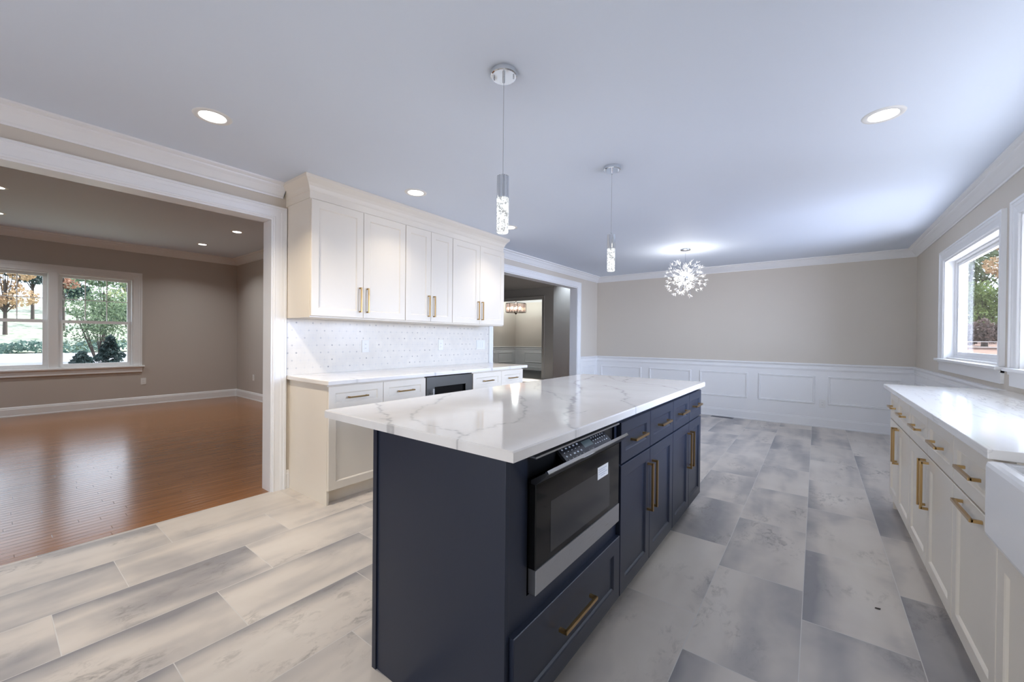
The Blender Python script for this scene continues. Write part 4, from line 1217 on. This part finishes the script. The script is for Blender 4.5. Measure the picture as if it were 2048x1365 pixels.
tree('tree', -49.0, 6.4, 0.6, 1.8, 2.0, 5.2, M['leaf_green'], 'green leafy tree behind the shrub', 'tree', GT, 24, 15, 260, 0.12)
tree('tree', -60.0, 9.6, 2.1, 2.4, 2.2, 5.5, M['leaf_pale'], 'pale yellow tree at the right of the twin window', 'tree', GT, 25, 11, 190, 0.18)
for k, (ty, tl) in enumerate([(-2.6, 'muted green tree in the woods at the left edge of the twin window'), (5.8, 'muted green tree in the woods behind the mullion'), (14.2, 'muted green tree in the woods at the right edge of the twin window')]):
    tree('tree', -76.0, ty, 4.0, 2.0, 3.2, 6.0, M['leaf_blue' if k == 1 else 'leaf_green'], tl, 'tree', GT, 81 + k, 14, 260, 0.26)
tree('shrub', -26.3, 3.3, gz, 0.8, 1.35, 2.5, M['leaf_green'], 'bare-stemmed green shrub in front of the driveway', 'shrub', None, 31, 20, 200, 0.05, 0.028, 10)
def mound(name, x, y, z, rad, h, mat, label, cat, group, seed, nl=900, size=0.09):
    cs, rd = [], []
    rs = random.Random(seed)
    for i in range(6):
        t = i / 5
        cs.append((x + rs.uniform(-.15, .15) * rad, y + rs.uniform(-.15, .15) * rad, z + h * (0.12 + 0.7 * t))); k = rad * (1 - 0.72 * t)
        rd.append((k, k, h * 0.22))
    V, F, T = leaves(cs, rd, nl // 6, size, seed)
    mb = MB(); mb.add(V, F)
    o = mb.build(name, mat, None, attr=('tint', T))
    return meta(o, label, cat, group)
mound('conifer', -24.8, 3.42, gz, 0.52, 1.15, M['leaf_dark'], 'taller dark conifer mound at the foot of the shrub', 'conifer', None, 41)
mound('conifer', -24.2, 2.55, gz, 0.36, 0.5, M['leaf_dark'], 'smaller dark conifer mound left of the taller one', 'conifer', None, 42)
cs, rd = [], []
rs_ = random.Random(5)
for i in range(60):
    cs.append((-42.0 + rs_.uniform(-2.0, 1.6), -8 + i * 0.42, gz + 0.2 + rs_.uniform(0, 0.35))); rd.append((1.0, 0.6, 0.35))
V, F, T = leaves(cs, rd, 90, 0.12, 51)
mb = MB(); mb.add(V, F)
o = mb.build('ivy_bed', M['leaf_blue'], None, attr=('tint', T))
meta(o, 'low blue-green ivy bed along the far edge of the driveway', 'ivy', None, 'stuff')
# right window view
GB = 'trees outside the right-hand window'
tree('tree', 7.35, 33.2, 1.0, 1.0, 1.35, 2.9, M['leaf_bright'], 'bright green tree in the middle of the right-hand window', 'tree', GB, 61, 18, 260, 0.07)
tree('tree', 6.2, 38.5, 1.1, 1.6, 1.7, 5.0, M['leaf_dark'], 'dark evergreen at the left of the right-hand window', 'tree', GB, 62, 15, 260, 0.09)
tree('tree', 10.3, 39.5, 1.1, 3.4, 1.9, 3.8, M['leaf_gold'], 'golden brown tree top at the upper right of the window', 'tree', GB, 63, 14, 240, 0.09)
tree('tree', 9.2, 46.0, 1.3, 1.2, 2.6, 6.5, M['leaf_green'], 'tall muted green tree far behind the others in the right-hand window', 'tree', GB, 64, 18, 280, 0.13)
cs, rd = [], []
for i in range(44):
    cs.append((3.0 + i * 0.2, 30.2 + rs_.uniform(-.3, .3), 1.1 + rs_.uniform(0, 0.95))); rd.append((0.42, 0.42, 0.45))
V, F, T = leaves(cs, rd, 330, 0.075, 71)
mb = MB(); mb.add(V, F)
o = mb.build('hedge', M['leaf_brown'], None, attr=('tint', T))
meta(o, 'dry brown hedge low in the right-hand window', 'hedge')
r = thing('wire_fence', (7, 28.0, 0.9), 'thin pale rail fence crossing the bottom of the right-hand window', 'fence')
MB().tube((2, 28.0, 1.03), (12, 28.0, 1.03), 0.014, n=6).tube((2, 28.0, 1.28), (12, 28.0, 1.28), 0.012, n=6).build('rail', M['trim'], r)
for i in range(5):
    MB().tube((2.2 + i * 2.2, 28.0, 0.85), (2.2 + i * 2.2, 28.0, 1.3), 0.02, n=8).build('post', M['trim'], r)
